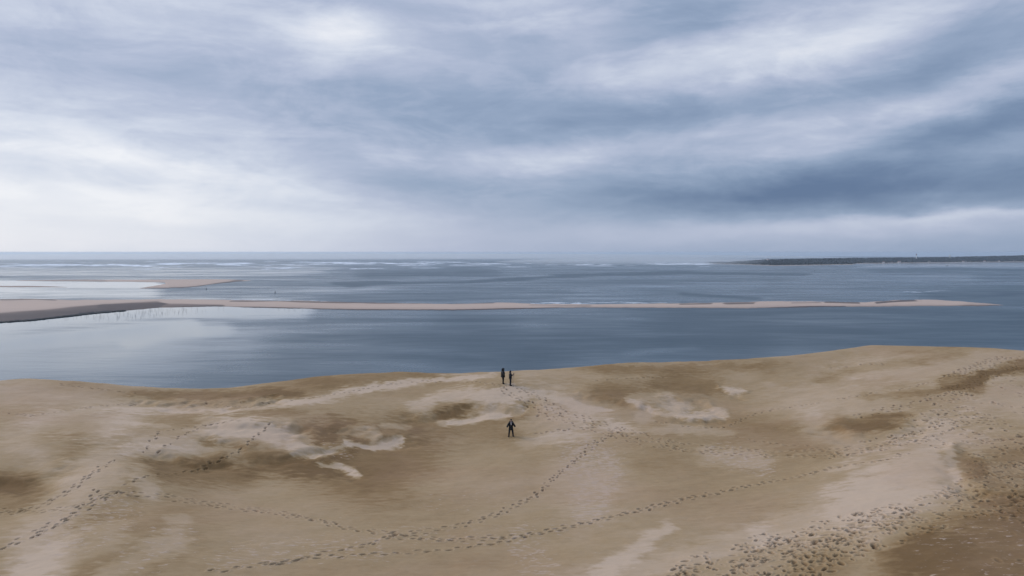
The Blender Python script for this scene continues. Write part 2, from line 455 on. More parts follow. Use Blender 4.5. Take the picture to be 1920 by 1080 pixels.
def in_poly(x, y, poly):
    c = False; j = len(poly) - 1
    for i in range(len(poly)):
        if (poly[i][1] > y) != (poly[j][1] > y) and x < (poly[j][0] - poly[i][0]) * (y - poly[i][1]) / (poly[j][1] - poly[i][1] + 1e-9) + poly[i][0]: c = not c
        j = i
    return c
ZONES = [   # trampled sand: outline in the photo, prints per square metre, depth
    ([(1170, 1110), (1290, 1046), (1400, 1008), (1500, 980), (1600, 958), (1700, 938), (1765, 916), (1800, 893), (1830, 870), (1960, 862), (1960, 985), (1790, 985), (1700, 1020), (1600, 1050), (1500, 1110)], 8.0, .10),
    ([(1800, 830), (1960, 800), (1960, 870), (1820, 885)], 3.0, .10),
    ([(1600, 785), (1700, 760), (1790, 715), (1830, 690), (1960, 672), (1960, 850), (1800, 845), (1700, 832), (1600, 856), (1500, 862), (1590, 830), (1720, 795)], 1.8, .11),
    ([(930, 722), (990, 724), (1070, 775), (1040, 790), (960, 755)], 1.6, .08),
    ([(1600, 1050), (1700, 1020), (1960, 985), (1960, 1110), (1500, 1110)], .22, .05),
    ([(1120, 810), (1210, 810), (1330, 850), (1200, 850)], .5, .08),
    ([(380, 745), (470, 745), (500, 765), (380, 770)], .5, .09),
]
for poly, dens, depth in ZONES:
    g = [ground_point(x, max(y, 640)) if y < 1085 else (pt_at_z(x, y, -15.8)) for x, y in poly]
    xs = [p[0] for p in g]; ys = [p[1] for p in g]
    N = int((max(xs) - min(xs)) * (max(ys) - min(ys)) * dens)
    for _ in range(N):
        x = random.uniform(min(xs), max(xs)); y = random.uniform(min(ys), max(ys))
        if not in_poly(x, y, g): continue
        # people keep to loose bands, so the trampling is uneven
        if random.random() > .72 + 1.1 * float(fbm(np.array(x * .28), np.array(y * .28), 2, 90)): continue
        big = random.random() < .25
        stamp(x, y, random.gauss(.9, .9), random.uniform(.24, .40) * (1.35 if big else 1), random.uniform(.12, .21) * (1.3 if big else 1), depth * random.uniform(.3, 1.4))

# ------------------------------------------------------------------ sand moisture: dry blown sheets (negative) and damp, crusted scoops (positive)
PATCH = [  # polyline, radius px, vertical stretch, amount, edge softness
    # damp brown scoops
    ([(640, 850), (720, 850), (700, 880)], 95, 1.6, .62, .9), ([(590, 820), (640, 818)], 42, 1.5, .55, .6), ([(500, 868), (580, 872)], 50, 2.0, .60, .7),
    ([(300, 880), (360, 882), (440, 890)], 45, 2.0, .55, .8), ([(395, 830), (470, 832)], 24, 2.4, .55, .5), ([(360, 858), (400, 862)], 30, 2.4, .50, .7),
    ([(835, 770), (865, 768)], 34, 2.2, .75, .6), ([(960, 775), (985, 765)], 26, 1.6, .45, .7), ([(800, 790), (960, 800)], 60, 2.0, .30, .9),
    ([(100, 820), (150, 810), (120, 850)], 36, 1.3, .42, .6), ([(0, 905), (50, 908)], 40, 2.0, .55, .7), ([(0, 930), (60, 940)], 60, 2.0, .42, .9),
    ([(1150, 735), (1190, 742)], 45, 2.4, .52, .8), ([(1260, 718), (1310, 722)], 45, 2.2, .52, .8), ([(1140, 690), (1280, 687), (1400, 682)], 60, 5.0, .40, .8),
    ([(600, 713), (700, 706), (800, 706)], 60, 5.0, .40, .8), ([(520, 730), (620, 722)], 40, 3.0, .32, .8),
    ([(280, 742), (350, 744), (420, 742), (520, 738)], 50, 6.0, .62, .8), ([(130, 725), (220, 738)], 40, 4.0, .25, .8),
    ([(1250, 840), (1330, 870), (1420, 890)], 90, 1.4, .18, .9), ([(1380, 800), (1480, 810), (1560, 825)], 60, 2.0, .28, .8),
    ([(1575, 798), (1620, 796), (1680, 790)], 28, 2.0, .62, .6), ([(1625, 803), (1660, 800)], 20, 2.0, .35, .5), ([(1640, 780), (1690, 778)], 24, 4.0, .4, .5),
    ([(1780, 716), (1820, 716), (1830, 725)], 24, 1.6, .70, .5), ([(1830, 705), (1880, 690), (1940, 678)], 22, 3.0, .70, .6), ([(1820, 720), (1850, 700), (1940, 690)], 20, 3.0, .55, .6), ([(1630, 745), (1720, 738), (1790, 728)], 22, 4.0, .42, .6),
    ([(1540, 712), (1600, 694), (1700, 682), (1800, 666)], 20, 3.2, .42, .7), ([(1700, 660), (1750, 660)], 24, 8, .25, .7), ([(1800, 650), (1940, 650)], 40, 5, .30, .7),
    ([(1790, 850), (1800, 865), (1830, 880)], 24, 1.3, .70, .5), ([(1830, 855), (1930, 850)], 30, 2.0, .38, .7), ([(1840, 900), (1930, 930)], 50, 1.5, .28, .8),
    ([(1800, 1060), (1880, 1030), (1930, 1000)], 110, 1.4, .80, .8), ([(1680, 1060), (1760, 1030)], 50, 1.5, .45, .7), ([(1500, 1080), (1560, 1060)], 40, 1.4, .4, .8),
    ([(230, 900), (240, 1000), (300, 1000), (340, 960)], 60, 1.2, .20, .9), ([(300, 790), (390, 780), (520, 775)], 40, 3.0, .30, .7), ([(160, 1010), (170, 960)], 40, 1.2, .32, .8),
    ([(850, 1060), (700, 1070), (600, 1060)], 60, 1.6, .14, .9), ([(160, 1080), (260, 1055)], 40, 1.5, .3, .8),
    # dry pale sheets
    ([(800, 762), (840, 745), (900, 742), (960, 740)], 34, 2.0, -.75, .5), ([(890, 775), (960, 770)], 22, 2.4, -.60, .6), ([(830, 793), (880, 786), (940, 780)], 14, 1.6, -.60, .6),
    ([(990, 740), (1050, 745), (1100, 770)], 45, 2.2, -.42, .8), ([(1000, 790), (1030, 800), (1060, 790)], 40, 1.6, -.45, .8), ([(990, 830), (1100, 815), (1160, 800)], 18, 1.8, -.35, .8),
    ([(1195, 745), (1240, 745), (1270, 765)], 22, 2.2, -.62, .6), ([(1290, 780), (1345, 772)], 18, 2.0, -.75, .4), ([(1365, 729), (1385, 733)], 12, 2.2, -.8, .4), ([(1105, 768), (1130, 766)], 14, 2.0, -.55, .5), ([(1150, 800), (1180, 805)], 22, 2.0, -.5, .6),
    ([(1240, 805), (1300, 805), (1350, 812)], 24, 3.0, -.45, .6), ([(1200, 760), (1210, 785)], 18, 2, -.4, .7),
    ([(560, 840), (600, 850), (640, 830)], 22, 1.8, -.70, .5), ([(440, 810), (520, 815), (560, 830)], 40, 1.6, -.66, .5), ([(650, 808), (690, 812), (705, 820)], 14, 1.6, -.75, .5), ([(650, 828), (700, 836), (750, 826)], 7, 1.4, -.8, .6), ([(600, 870), (640, 874), (662, 886)], 9, 1.4, -.75, .6),
    ([(400, 792), (470, 800), (380, 812)], 30, 2.0, -.50, .6), ([(240, 845), (300, 850), (350, 852)], 24, 2.6, -.50, .6), ([(720, 800), (760, 804)], 12, 2.0, -.5, .6),
    ([(100, 790), (180, 800), (230, 790)], 45, 2.0, -.48, .7), ([(40, 820), (90, 850)], 45, 1.6, -.32, .8), ([(0, 735), (120, 745), (220, 752)], 60, 2.6, -.35, .9),
    ([(200, 880), (150, 920), (100, 960), (60, 1040)], 48, 1.0, -.55, .7), ([(265, 890), (280, 915)], 20, 1.0, -.55, .6), ([(200, 1000), (140, 1030), (60, 1080)], 36, 1.2, -.50, .7), ([(330, 1010), (270, 1040), (200, 1080)], 24, 1.2, -.50, .7), ([(320, 975), (345, 973)], 14, 1.5, -.4, .7),
    ([(430, 770), (540, 758), (660, 735), (780, 712), (880, 706)], 16, 3.0, -.62, .6), ([(300, 765), (420, 768)], 22, 4, -.5, .7), ([(560, 755), (620, 752)], 18, 4, -.4, .6), ([(690, 732), (780, 720)], 14, 3, -.4, .6),
    ([(1080, 890), (1120, 880), (1110, 930)], 50, 1.0, -.28, .9), ([(1330, 850), (1420, 865)], 24, 1.6, -.40, .8),
    ([(1640, 930), (1700, 900), (1740, 870), (1770, 850)], 70, 1.1, -.62, .7), ([(1450, 1000), (1560, 960), (1640, 930)], 40, 1.3, -.45, .8), ([(1120, 1075), (1180, 1040), (1250, 990)], 16, 1.2, -.58, .6), ([(1080, 1090), (1300, 1040), (1420, 1000)], 28, 1.4, -.42, .8),
    ([(1620, 690), (1750, 700), (1900, 660)], 50, 2.4, -.35, .9), ([(1480, 760), (1560, 740), (1640, 760)], 60, 2.0, -.30, .9), ([(1520, 790), (1545, 810), (1600, 838)], 26, 1.4, -.42, .8), ([(1870, 740), (1930, 760)], 60, 1.6, -.35, .9),
    ([(590, 855), (620, 847), (650, 832), (700, 835), (740, 834), (755, 827)], 5, 1.3, -.7, .7), ([(598, 871), (640, 875), (666, 890)], 5, 1.2, -.7, .7), ([(845, 795), (900, 785), (945, 776)], 8, 1.3, -.6, .7), ([(215, 792), (320, 800)], 5, 1.5, -.45, .8), ([(240, 770), (410, 771)], 10, 2.0, -.45, .8),
    ([(1175, 750), (1240, 773), (1310, 783), (1350, 782)], 5, 1.4, -.55, .7), ([(1010, 735), (1060, 748), (1095, 765)], 12, 1.6, -.35, .8), ([(265, 830), (330, 835), (385, 850)], 22, 1.8, -.42, .6), ([(505, 812), (545, 822), (590, 845)], 26, 1.6, -.35, .5), ([(1782, 838), (1786, 870), (1792, 890)], 9, 1.0, -.5, .5), ([(625, 735), (700, 722), (825, 710), (925, 705)], 6, 1.6, -.5, .7),
    ([(1160, 685), (1300, 681), (1420, 677)], 12, 5.0, -.3, .7), ([(1000, 700), (1100, 705)], 50, 5.0, -.25, .8),
]
damp = np.full((nr, nc), .48)
wob1 = fbm(GX * .55, GY * .9, 4, 71, .6); wob2 = fbm(GX * .16, GY * .22, 3, 75)
FX, FY = PX + wx * .35 + fbm(GX * 1.3, GY * 2.0, 4, 77, .6) * 12, PY + wy * .35 + fbm(GX * 1.3 + 9, GY * 2.0, 4, 79, .6) * 5
inpic = (PX > -250) & (PX < 2170) & (R2 > 26) & (R2 < 125) & (np.cos(T2) > 0)
ix = np.nonzero(inpic)
fx, fy = FX[ix], FY[ix]
acc = np.zeros(fx.shape); fw = wob1[ix]; fw2 = fbm(GX[ix] * 1.1, GY[ix] * 3.2, 4, 83, .65)
for pts, rad, ky, amt, soft in PATCH:
    m = rad * 2.4
    xs = [p[0] for p in pts]; ys = [p[1] for p in pts]
    sel = np.nonzero((fx > min(xs) - m) & (fx < max(xs) + m) & (fy > min(ys) - m) & (fy < max(ys) + m))[0]
    d = stroke(fx[sel], fy[sel], pts, rad, ky) + (fw[sel] * .35 + fw2[sel] * (.62 if amt < 0 else .4)) * min(1, rad / 22)
    acc[sel] += (amt if amt > 0 else amt * 1.0) * (1 - sstep(d, 1 - soft * .85, 1 + soft * .85))
damp[ix] += acc * .62
damp += wob2 * .12 + wob1 * .07
# scattered thin flakes of dry sand
FLECK = [([(1090, 860), (1130, 880), (1110, 940)], 60, 1.0, .9), ([(820, 945), (900, 930), (960, 925)], 60, 2.0, .55), ([(740, 1005), (900, 1005), (1050, 985)], 60, 2.0, .6), ([(980, 1010), (1010, 1060)], 50, 1.0, .75),
         ([(1350, 850), (1430, 872)], 40, 1.4, .8), ([(120, 1000), (220, 960)], 70, 1.0, .7), ([(420, 1050), (560, 1030), (700, 1030)], 60, 1.6, .7), ([(250, 1050), (330, 1010)], 60, 1.0, .6), ([(500, 960), (700, 990)], 50, 2.0, .4),
         ([(1780, 1040), (1900, 1020)], 100, 1.0, .55), ([(1000, 800), (1080, 800)], 50, 1.5, .5), ([(900, 1070), (960, 1060)], 50, 1.5, .5), ([(560, 835), (640, 845)], 40, 1.6, .6), ([(1250, 1010), (1120, 1030)], 40, 1.4, .4)]
fleck = np.zeros((nr, nc)); facc = np.full(fx.shape, .10)
for pts, rad, ky, amt in FLECK:
    d = stroke(fx, fy, pts, rad, ky); facc = np.maximum(facc, amt * (1 - sstep(d, .4, 1.4)))
fleck[ix] = facc
damp -= rimm * .16
damp = np.clip(damp, 0, 1)

def sand_fn(t, p):
    co = t.new('ShaderNodeTexCoord').outputs['Object']
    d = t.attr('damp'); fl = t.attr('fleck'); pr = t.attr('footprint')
    grain = t.noise(t.scale(co, (.8, 1.2, 1)), 1.6, 6, .62)
    streak = t.noise(t.scale(co, (.35, 2.4, 1), (0, 0, 0), (0, 0, .12)), 1.5, 5, .6)
    d = t.m('ADD', d, t.m('MULTIPLY', t.m('SUBTRACT', grain, .5), .20))
    d = t.m('ADD', d, t.m('MULTIPLY', t.m('SUBTRACT', t.noise(t.scale(co, (.6, 1.6, 1)), 4.5, 6, .65), .5), .20))
    d = t.m('ADD', d, t.m('MULTIPLY', t.m('SUBTRACT', streak, .5), .17), clamp=True)
    base = t.ramp(d, [(0.0, (.510, .372, .258)), (.25, (.425, .300, .188)), (.5, (.350, .238, .128)), (.75, (.255, .158, .072)), (1.0, (.175, .101, .042))])
    # dry flakes left on the crust
    fn = t.noise(t.scale(co, (.75, 1.9, 1), (0, 0, 0), (0, 0, .1)), 2.4, 4, .6, .5)
    thr = t.m('SUBTRACT', .80, t.m('MULTIPLY', fl, .36))
    fk = t.m('MULTIPLY', t.m('SUBTRACT', fn, thr), 14.0, clamp=True)
    base = t.mix(t.m('MULTIPLY', fk, .72), base, (.47, .345, .258, 1))
    # turned-up damp sand in the footprints
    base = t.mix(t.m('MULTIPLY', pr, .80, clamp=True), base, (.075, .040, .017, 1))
    hue = t.noise(co, .09, 3)
    base = t.mix(t.m('MULTIPLY', t.smooth(hue, .45, .7), .18), base, (.40, .245, .165, 1))
    t.put(p.inputs['Base Color'], base)
    p.inputs['Roughness'].default_value = .92
    p.inputs['Specular IOR Level'].default_value = .15
    b = t.new('ShaderNodeBump'); b.inputs['Strength'].default_value = .35; b.inputs['Distance'].default_value = .05
    h = t.m('ADD', t.noise(t.scale(co, (1, 2.2, 1), (0, 0, 0), (0, 0, .1)), 5.0, 5, .6), t.m('MULTIPLY', fk, .5))
    t.put(b.inputs['Height'], h); t.l.new(b.outputs[0], p.inputs['Normal'])
sand = mat('dune_sand', sand_fn)
co = np.stack([GX, GY, GZ], -1)
quads = grid_quads(nr, nc, wrap=True)
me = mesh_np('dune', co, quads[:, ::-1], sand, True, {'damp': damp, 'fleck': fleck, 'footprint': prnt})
dune = link('dune', me, kind='structure')

def dune_z(x, y):
    """height of the finished dune mesh near a spot"""
    r = math.hypot(x, y); a = math.atan2(x, y)
    ic = col0 + (a + fine) / .00122; ir = row0 + (math.log(r) - lo_r) / .0015
    i, j = int(ir), int(ic); fr, fc = ir - i, ic - j
    return (GZ[i, j] * (1 - fc) + GZ[i, j + 1] * fc) * (1 - fr) + (GZ[i + 1, j] * (1 - fc) + GZ[i + 1, j + 1] * fc) * fr

# ------------------------------------------------------------------ sea
sth = np.concatenate([np.linspace(-math.pi, -.75, 60, endpoint=False), np.linspace(-.75, .75, 620), np.linspace(.76, math.pi, 60, endpoint=False)])
srr = np.concatenate([np.linspace(150, 500, 8, endpoint=False), 1 / np.linspace(1 / 500, 1 / 20000, 300), np.linspace(20500, 46000, 40)])
SR, ST = np.meshgrid(srr, sth, indexing='ij')
SX, SY = SR * np.sin(ST), SR * np.cos(ST)
SZ = -SR ** 2 / (2 * RE)
SPX, SPY = project(SX, SY, SZ)
ok = (np.cos(ST) > .3)
nwx = fbm(SX * .004, SY * .0022, 3, 101) * 40; nwy = fbm(SX * .004, SY * .0022, 3, 105) * 10
CALM = [  # sheltered or slick water, which mirrors the low bright sky
    ([(-300, 640), (0, 612), (120, 598), (300, 582), (560, 580)], 26, 2.0, .85), ([(-300, 680), (0, 650), (200, 630), (360, 612)], 20, 2.4, .55), ([(250, 640), (330, 625), (420, 618)], 20, 2.0, .55),
    ([(-300, 534), (0, 533), (300, 533)], 22, 4.0, 1.0), ([(-300, 550), (0, 546), (260, 546)], 22, 3.0, .6), ([(500, 552), (700, 545)], 30, 5.0, .18),
    ([(-300, 700), (0, 690), (250, 670)], 90, 1.5, .40), ([(0, 640), (420, 620)], 90, 1.6, .25), ([(1100, 548), (1400, 540)], 30, 4.0, .18), ([(1640, 497), (1930, 497)], 20, 4.0, .6), ([(1500, 527), (1800, 520)], 26, 5.0, .25), ([(1180, 667), (1300, 655)], 18, 4.0, .25), ([(-200, 510), (300, 512), (600, 508)], 22, 3.0, .35),
]
RUFF = [  # wind-ruffled, darker water
    ([(860, 610), (900, 625), (880, 650)], 60, 2.0, .35), ([(1300, 600), (1600, 620), (1900, 600)], 80, 2.0, .35), ([(1000, 665), (1100, 640), (1400, 650)], 60, 2.0, .4), ([(640, 534), (860, 528), (1060, 518), (1280, 512), (1500, 515)], 14, 5.0, .8), ([(700, 515), (900, 510)], 26, 4.0, .4), ([(1650, 505), (1930, 506)], 20, 7.0, .45), ([(1300, 550), (1420, 556)], 14, 6.0, .5), ([(560, 660), (760, 640)], 60, 2.0, .2), ([(1750, 550), (1930, 545)], 30, 4, .3),
]
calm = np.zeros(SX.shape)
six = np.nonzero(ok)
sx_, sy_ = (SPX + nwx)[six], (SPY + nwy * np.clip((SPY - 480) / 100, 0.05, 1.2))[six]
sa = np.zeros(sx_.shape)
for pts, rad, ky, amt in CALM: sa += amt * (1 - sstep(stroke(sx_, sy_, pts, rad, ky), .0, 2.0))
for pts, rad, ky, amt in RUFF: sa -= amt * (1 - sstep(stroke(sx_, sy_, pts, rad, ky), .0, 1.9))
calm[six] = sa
def sea_fn(t, p):
    co = t.new('ShaderNodeTexCoord').outputs['Object']
    c = t.attr('calm')
    big = t.noise(t.scale(co, (.0016, .0048, 1), (0, 0, 0), (0, 0, .12)), 1.0, 6, .6, .6)
    mid = t.noise(t.scale(co, (.006, .018, 1), (5, 2, 0), (0, 0, -.08)), 1.0, 6, .62, .4)
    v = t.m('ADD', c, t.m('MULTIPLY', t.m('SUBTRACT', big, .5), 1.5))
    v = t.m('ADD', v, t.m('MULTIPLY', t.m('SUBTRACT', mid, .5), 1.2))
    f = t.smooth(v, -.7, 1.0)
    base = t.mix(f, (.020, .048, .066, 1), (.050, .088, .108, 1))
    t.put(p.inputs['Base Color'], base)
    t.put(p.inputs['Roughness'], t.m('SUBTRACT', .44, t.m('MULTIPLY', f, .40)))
    p.inputs['IOR'].default_value = 1.333
    b = t.new('ShaderNodeBump'); b.inputs['Distance'].default_value = 1.0
    t.put(b.inputs['Strength'], t.m('SUBTRACT', .30, t.m('MULTIPLY', f, .29)))
    w = t.noise(t.scale(co, (.03, .11, 1), (0, 0, 0), (0, 0, .2)), 1.0, 5, .6)
    t.put(b.inputs['Height'], t.m('MULTIPLY', w, 2.2)); t.l.new(b.outputs[0], p.inputs['Normal'])
seam = mat('sea_water', sea_fn)
sq = grid_quads(len(srr), len(sth), wrap=True)
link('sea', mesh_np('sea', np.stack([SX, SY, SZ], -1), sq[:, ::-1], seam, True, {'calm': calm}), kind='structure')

# ------------------------------------------------------------------ sandbanks
def bank_fn(t, p):
    co = t.new('ShaderNodeTexCoord').outputs['Object']
    w = t.attr('wet')
    n_ = t.noise(t.scale(co, (.006, .02, 1)), 1.0, 6, .6)
    w = t.m('ADD', w, t.m('MULTIPLY', t.m('SUBTRACT', n_, .5), .35), clamp=True)
    base = t.ramp(w, [(0, (.52, .385, .30)), (.35, (.42, .31, .245)), (.65, (.20, .145, .115)), (1.0, (.075, .052, .045))])
    t.put(p.inputs['Base Color'], base)
    t.put(p.inputs['Roughness'], t.m('SUBTRACT', .95, t.m('MULTIPLY', w, .25)))
    p.inputs['Specular IOR Level'].default_value = .2
bank_mat = mat('bank_sand', bank_fn)

def bank(name, upper, lower, hmax, wets, seed, nt=26, step=3.0):
    x0 = max(upper[0][0], lower[0][0]); x1 = min(upper[-1][0], lower[-1][0])
    xs = np.arange(x0, x1 + step, step)
    yu = np.interp(xs, [p[0] for p in upper], [p[1] for p in upper])
    yl = np.interp(xs, [p[0] for p in lower], [p[1] for p in lower])
    j = vnoise(xs * .05, xs * 0, seed) * .8 + vnoise(xs * .21, xs * 0, seed + 1) * .35
    thick = np.clip((yl - yu) / 6, 0, 1)
    yu = yu + j * thick; yl = yl + (vnoise(xs * .03, xs * 0, seed + 3) * .8 + vnoise(xs * .17, xs * 0, seed + 5) * .5) * thick
    pts = []; wet = []
    for i, x in enumerate(xs):
        a = sea_point(x, yl[i]); b = sea_point(x, yu[i])
        for k in range(nt):
            s = k / (nt - 1)
            q = a.lerp(b, s)
            prof = min(1, math.sin(math.pi * s) * 1.5) ** .8 * thick[i]
            h = hmax * prof * (.75 + .9 * float(fbm(np.array(q.x * .004), np.array(q.y * .006), 3, seed + 9)))
            z = sea_z(q.x, q.y) + h - (.35 if k in (0, nt - 1) else -.12 * min(1, prof * 8))
            pts.append((q.x, q.y, z))
            wet.append(0.10 + .55 * math.exp(-s * 9) * (1 if thick[i] > .3 else .3) + .25 * math.exp(-(1 - s) * 12))
    pts = np.array(pts); wet = np.array(wet)
    bx, by = project(pts[:, 0], pts[:, 1], pts[:, 2])
    bx = bx + fbm(pts[:, 0] * .01, pts[:, 1] * .01, 3, seed + 20) * 20; by = by + fbm(pts[:, 0] * .01, pts[:, 1] * .006, 3, seed + 24) * 1.5
    for sp, rad, ky, amt in wets: wet += amt * (1 - sstep(stroke(bx, by, sp, rad, ky), .5, 1.15))
    m_ = mesh_np(name, pts, grid_quads(len(xs), nt), bank_mat, True, {'wet': np.clip(wet, 0, 1)})
    return link(name, m_, kind='structure')

bank('sandbank',
     [(-420, 556), (0, 561), (60, 559.5), (140, 562), (300, 561), (440, 562.5), (560, 564), (700, 567.5), (850, 570), (920, 567.5), (960, 568), (1010, 571), (1100, 571.5), (1200, 569.5), (1300, 568.5), (1400, 567), (1440, 565), (1480, 565.5), (1560, 566), (1620, 567), (1680, 563), (1740, 561.5), (1800, 565), (1850, 569), (1880, 572)],
     [(-420, 660), (-150, 622), (0, 605), (60, 601), (150, 591), (210, 585), (300, 577.5), (400, 575), (520, 578), (600, 580), (700, 582), (850, 582), (960, 580), (1050, 577), (1200, 577), (1300, 577.5), (1400, 578.5), (1450, 577.5), (1560, 575.5), (1700, 574.5), (1800, 574), (1850, 573.5), (1880, 572.3)],
     2.2,
     [([(-400, 610), (0, 596), (120, 586), (200, 578), (300, 573)], 16, 1.6, .75), ([(200, 574), (300, 572), (420, 574)], 8, 2.0, .5), ([(420, 576), (600, 579.5), (850, 581.5), (960, 579.5), (1050, 577.5)], 3, 2.0, .55),
      ([(0, 562), (70, 560), (110, 562)], 3, 1.6, .5), ([(440, 564), (520, 564), (560, 566), (700, 568), (790, 567.5), (850, 569), (930, 568)], 3, 2.0, .65), ([(1280, 570), (1340, 569)], 4, 2.5, .6), ([(1370, 569), (1420, 568)], 5, 2.5, .6), ([(1540, 566), (1600, 567.5)], 4, 2, .7), ([(1480, 568), (1530, 567)], 4, 3, .4), ([(1640, 567.5), (1680, 564.5), (1720, 563)], 4, 2.2, .75),
      ([(1450, 577), (1520, 575.5), (1580, 575)], 3, 2, .6), ([(1000, 572), (1100, 573)], 5, 3, .3), ([(1820, 572), (1880, 573)], 30, 6, .25)], 200)
bank('sandspit', [(30, 526.0), (110, 524.6), (250, 524.2), (300, 524.2), (360, 523.2), (430, 524), (470, 526)],
     [(30, 526.6), (110, 527.4), (250, 528.6), (310, 530), (316, 531), (300, 534), (270, 538.5), (265, 540.5)][:4] + [(314, 541), (340, 541), (380, 536.5), (400, 533), (440, 528.5), (470, 526.4)], 1.6,
     [([(265, 541), (310, 541.5), (345, 540), (400, 533.5), (460, 526.5)], 5, 1.6, .5), ([(30, 526), (200, 526)], 5, 1.0, .3)], 240, 16, 3.0)
bank('tidal_flat', [(262, 540.3), (290, 535.6), (312, 531.4), (318, 530.8)], [(262, 541), (290, 541.3), (314, 541.2), (318, 541)], .7,
     [([(262, 541), (318, 541)], 5, 1.5, .4)], 260, 10, 2.0)
bank('mudflat', [(-300, 535), (0, 536), (60, 535.6), (100, 537), (126, 538.3)], [(-300, 540), (0, 538.7), (60, 538.7), (100, 538.8), (126, 538.7)], .8, [([(-300, 538), (126, 538)], 8, 1, .35)], 280, 8, 3.0)

# ------------------------------------------------------------------ far headland with its pine wood
SHORE = [(1322, 494.0), (1400, 496.5), (1450, 498.5), (1500, 498.0), (1600, 496.3), (1606, 494.3), (1700, 493.2), (1790, 492.3), (1920, 491), (2300, 490)]
CANOPY = [(1322, 493.4), (1345, 491.5), (1380, 488.6), (1440, 486.2), (1500, 485), (1600, 483.6), (1700, 482.6), (1760, 482), (1850, 480.3), (1920, 478.8), (2300, 477)]
hx = np.arange(1322, 2300, 4.0); NT_ = 14
hv, hveg = [], []
def head_col(x):
    ys = float(np.interp(x, *zip(*SHORE))); yc = float(np.interp(x, *zip(*CANOPY)))
    a = sea_point(x, ys); D = math.hypot(a.x, a.y)
    grow = min(1, (x - 1322) / 160)
    D2 = D + 500 + 1100 * grow
    d = pix_dir(x, yc); k = D2 / math.hypot(d[0], d[1])
    b = Vector((d[0] * k, d[1] * k, CAMZ + d[2] * k))
    return a, b
def head_z(a, b, s):
    gz = max(b.z - sea_z(b.x, b.y) - 15, 1.0)
    rise = sstep(np.array(s), .04, .85)
    return float(.3 + 1.7 * min(1, s / .05) + gz * rise)
for x in hx:
    a, b = head_col(x)
    for k in range(NT_ + 2):
        s = k / (NT_ - 1)
        q = a.lerp(b, s); z = sea_z(q.x, q.y) + (head_z(a, b, min(s, 1)) if k else -.5)
        if k >= NT_: z -= (k - NT_ + 1) * 22
        hv.append((q.x, q.y, z)); hveg.append(float(sstep(np.array(s), .05, .10)))
def head_fn(t, p):
    co = t.new('ShaderNodeTexCoord').outputs['Object']
    v = t.attr('veg')
    nz = t.noise(co, .02, 5)
    t.put(p.inputs['Base Color'], t.mix(v, t.mix(nz, (.42, .32, .25, 1), (.52, .40, .31, 1)), t.mix(nz, (.010, .017, .017, 1), (.02, .026, .022, 1))))
    p.inputs['Roughness'].default_value = .95
headland = link('headland', mesh_np('headland', hv, grid_quads(len(hx), NT_ + 2), mat('headland_ground', head_fn), True, {'veg': hveg}), kind='structure')

def ico(sub=1):
    bm = bmesh.new(); bmesh.ops.create_icosphere(bm, subdivisions=sub, radius=1)
    v = np.array([q.co[:] for q in bm.verts]); f = np.array([[w.index for w in q.verts] for q in bm.faces]); bm.free()
    return v, f
iv, ifc = ico(1)
tv, tf = [], []
NTREE = 9500
for i in range(NTREE):
    x = random.uniform(1330, 2290); s = random.random() ** .8 * .93 + .07
    a, b = head_col(x); q = a.lerp(b, s)
    if float(fbm(np.array(q.x * .006), np.array(q.y * .006), 2, 300)) < -.42: continue
    z = sea_z(q.x, q.y) + head_z(a, b, s)
    h = random.uniform(9, 17) * min(1, .35 + (x - 1322) / 220); w = random.uniform(4.5, 8.5)
    jit = 1 + rng.uniform(-.3, .3, (len(iv), 1))
    tf.append(ifc + len(tv) * len(iv)); tv.append(iv * jit * (w, w, h * .5) + (q.x, q.y, z + h * .5))
wood_mat = plain('pine_foliage', (.012, .020, .022), .95, .7, .03)
link('pine_wood', mesh_np('pine_wood', np.concatenate(tv), np.concatenate(tf), wood_mat, False), kind='stuff',
     label='dark pine wood covering the far headland', category='trees')

# low flats and channels at the foot of the headland
bank('tidal_flat', [(1640, 494.3), (1780, 493.8), (1850, 494.0)], [(1640, 494.6), (1780, 494.7), (1850, 494.5)], .5, [([(1600, 494), (1900, 494)], 10, 1, .6)], 310, 6, 4.0)
bank('tidal_flat', [(1830, 491.9), (1900, 491.6), (2100, 491.0)], [(1830, 492.2), (1900, 492.7), (2100, 492.3)], .5, [([(1800, 492), (2100, 491)], 10, 1, .8)], 320, 6, 4.0)

# ------------------------------------------------------------------ mesh building blocks
def lathe(bm, prof, seg=16, c=(0, 0, 0), mi=0, sx=1, sy=1):
    rings = []
    for r, z in prof:
        rings.append([bm.verts.new((c[0] + r * sx * math.cos(2 * math.pi * k / seg), c[1] + r * sy * math.sin(2 * math.pi * k / seg), c[2] + z)) for k in range(seg)])
    for a, b in zip(rings[:-1], rings[1:]):
        for k in range(seg):
            f = bm.faces.new((a[k], a[(k + 1) % seg], b[(k + 1) % seg], b[k])); f.material_index = mi; f.smooth = True
    bm.faces.new(rings[0][::-1]).material_index = mi; bm.faces.new(rings[-1]).material_index = mi

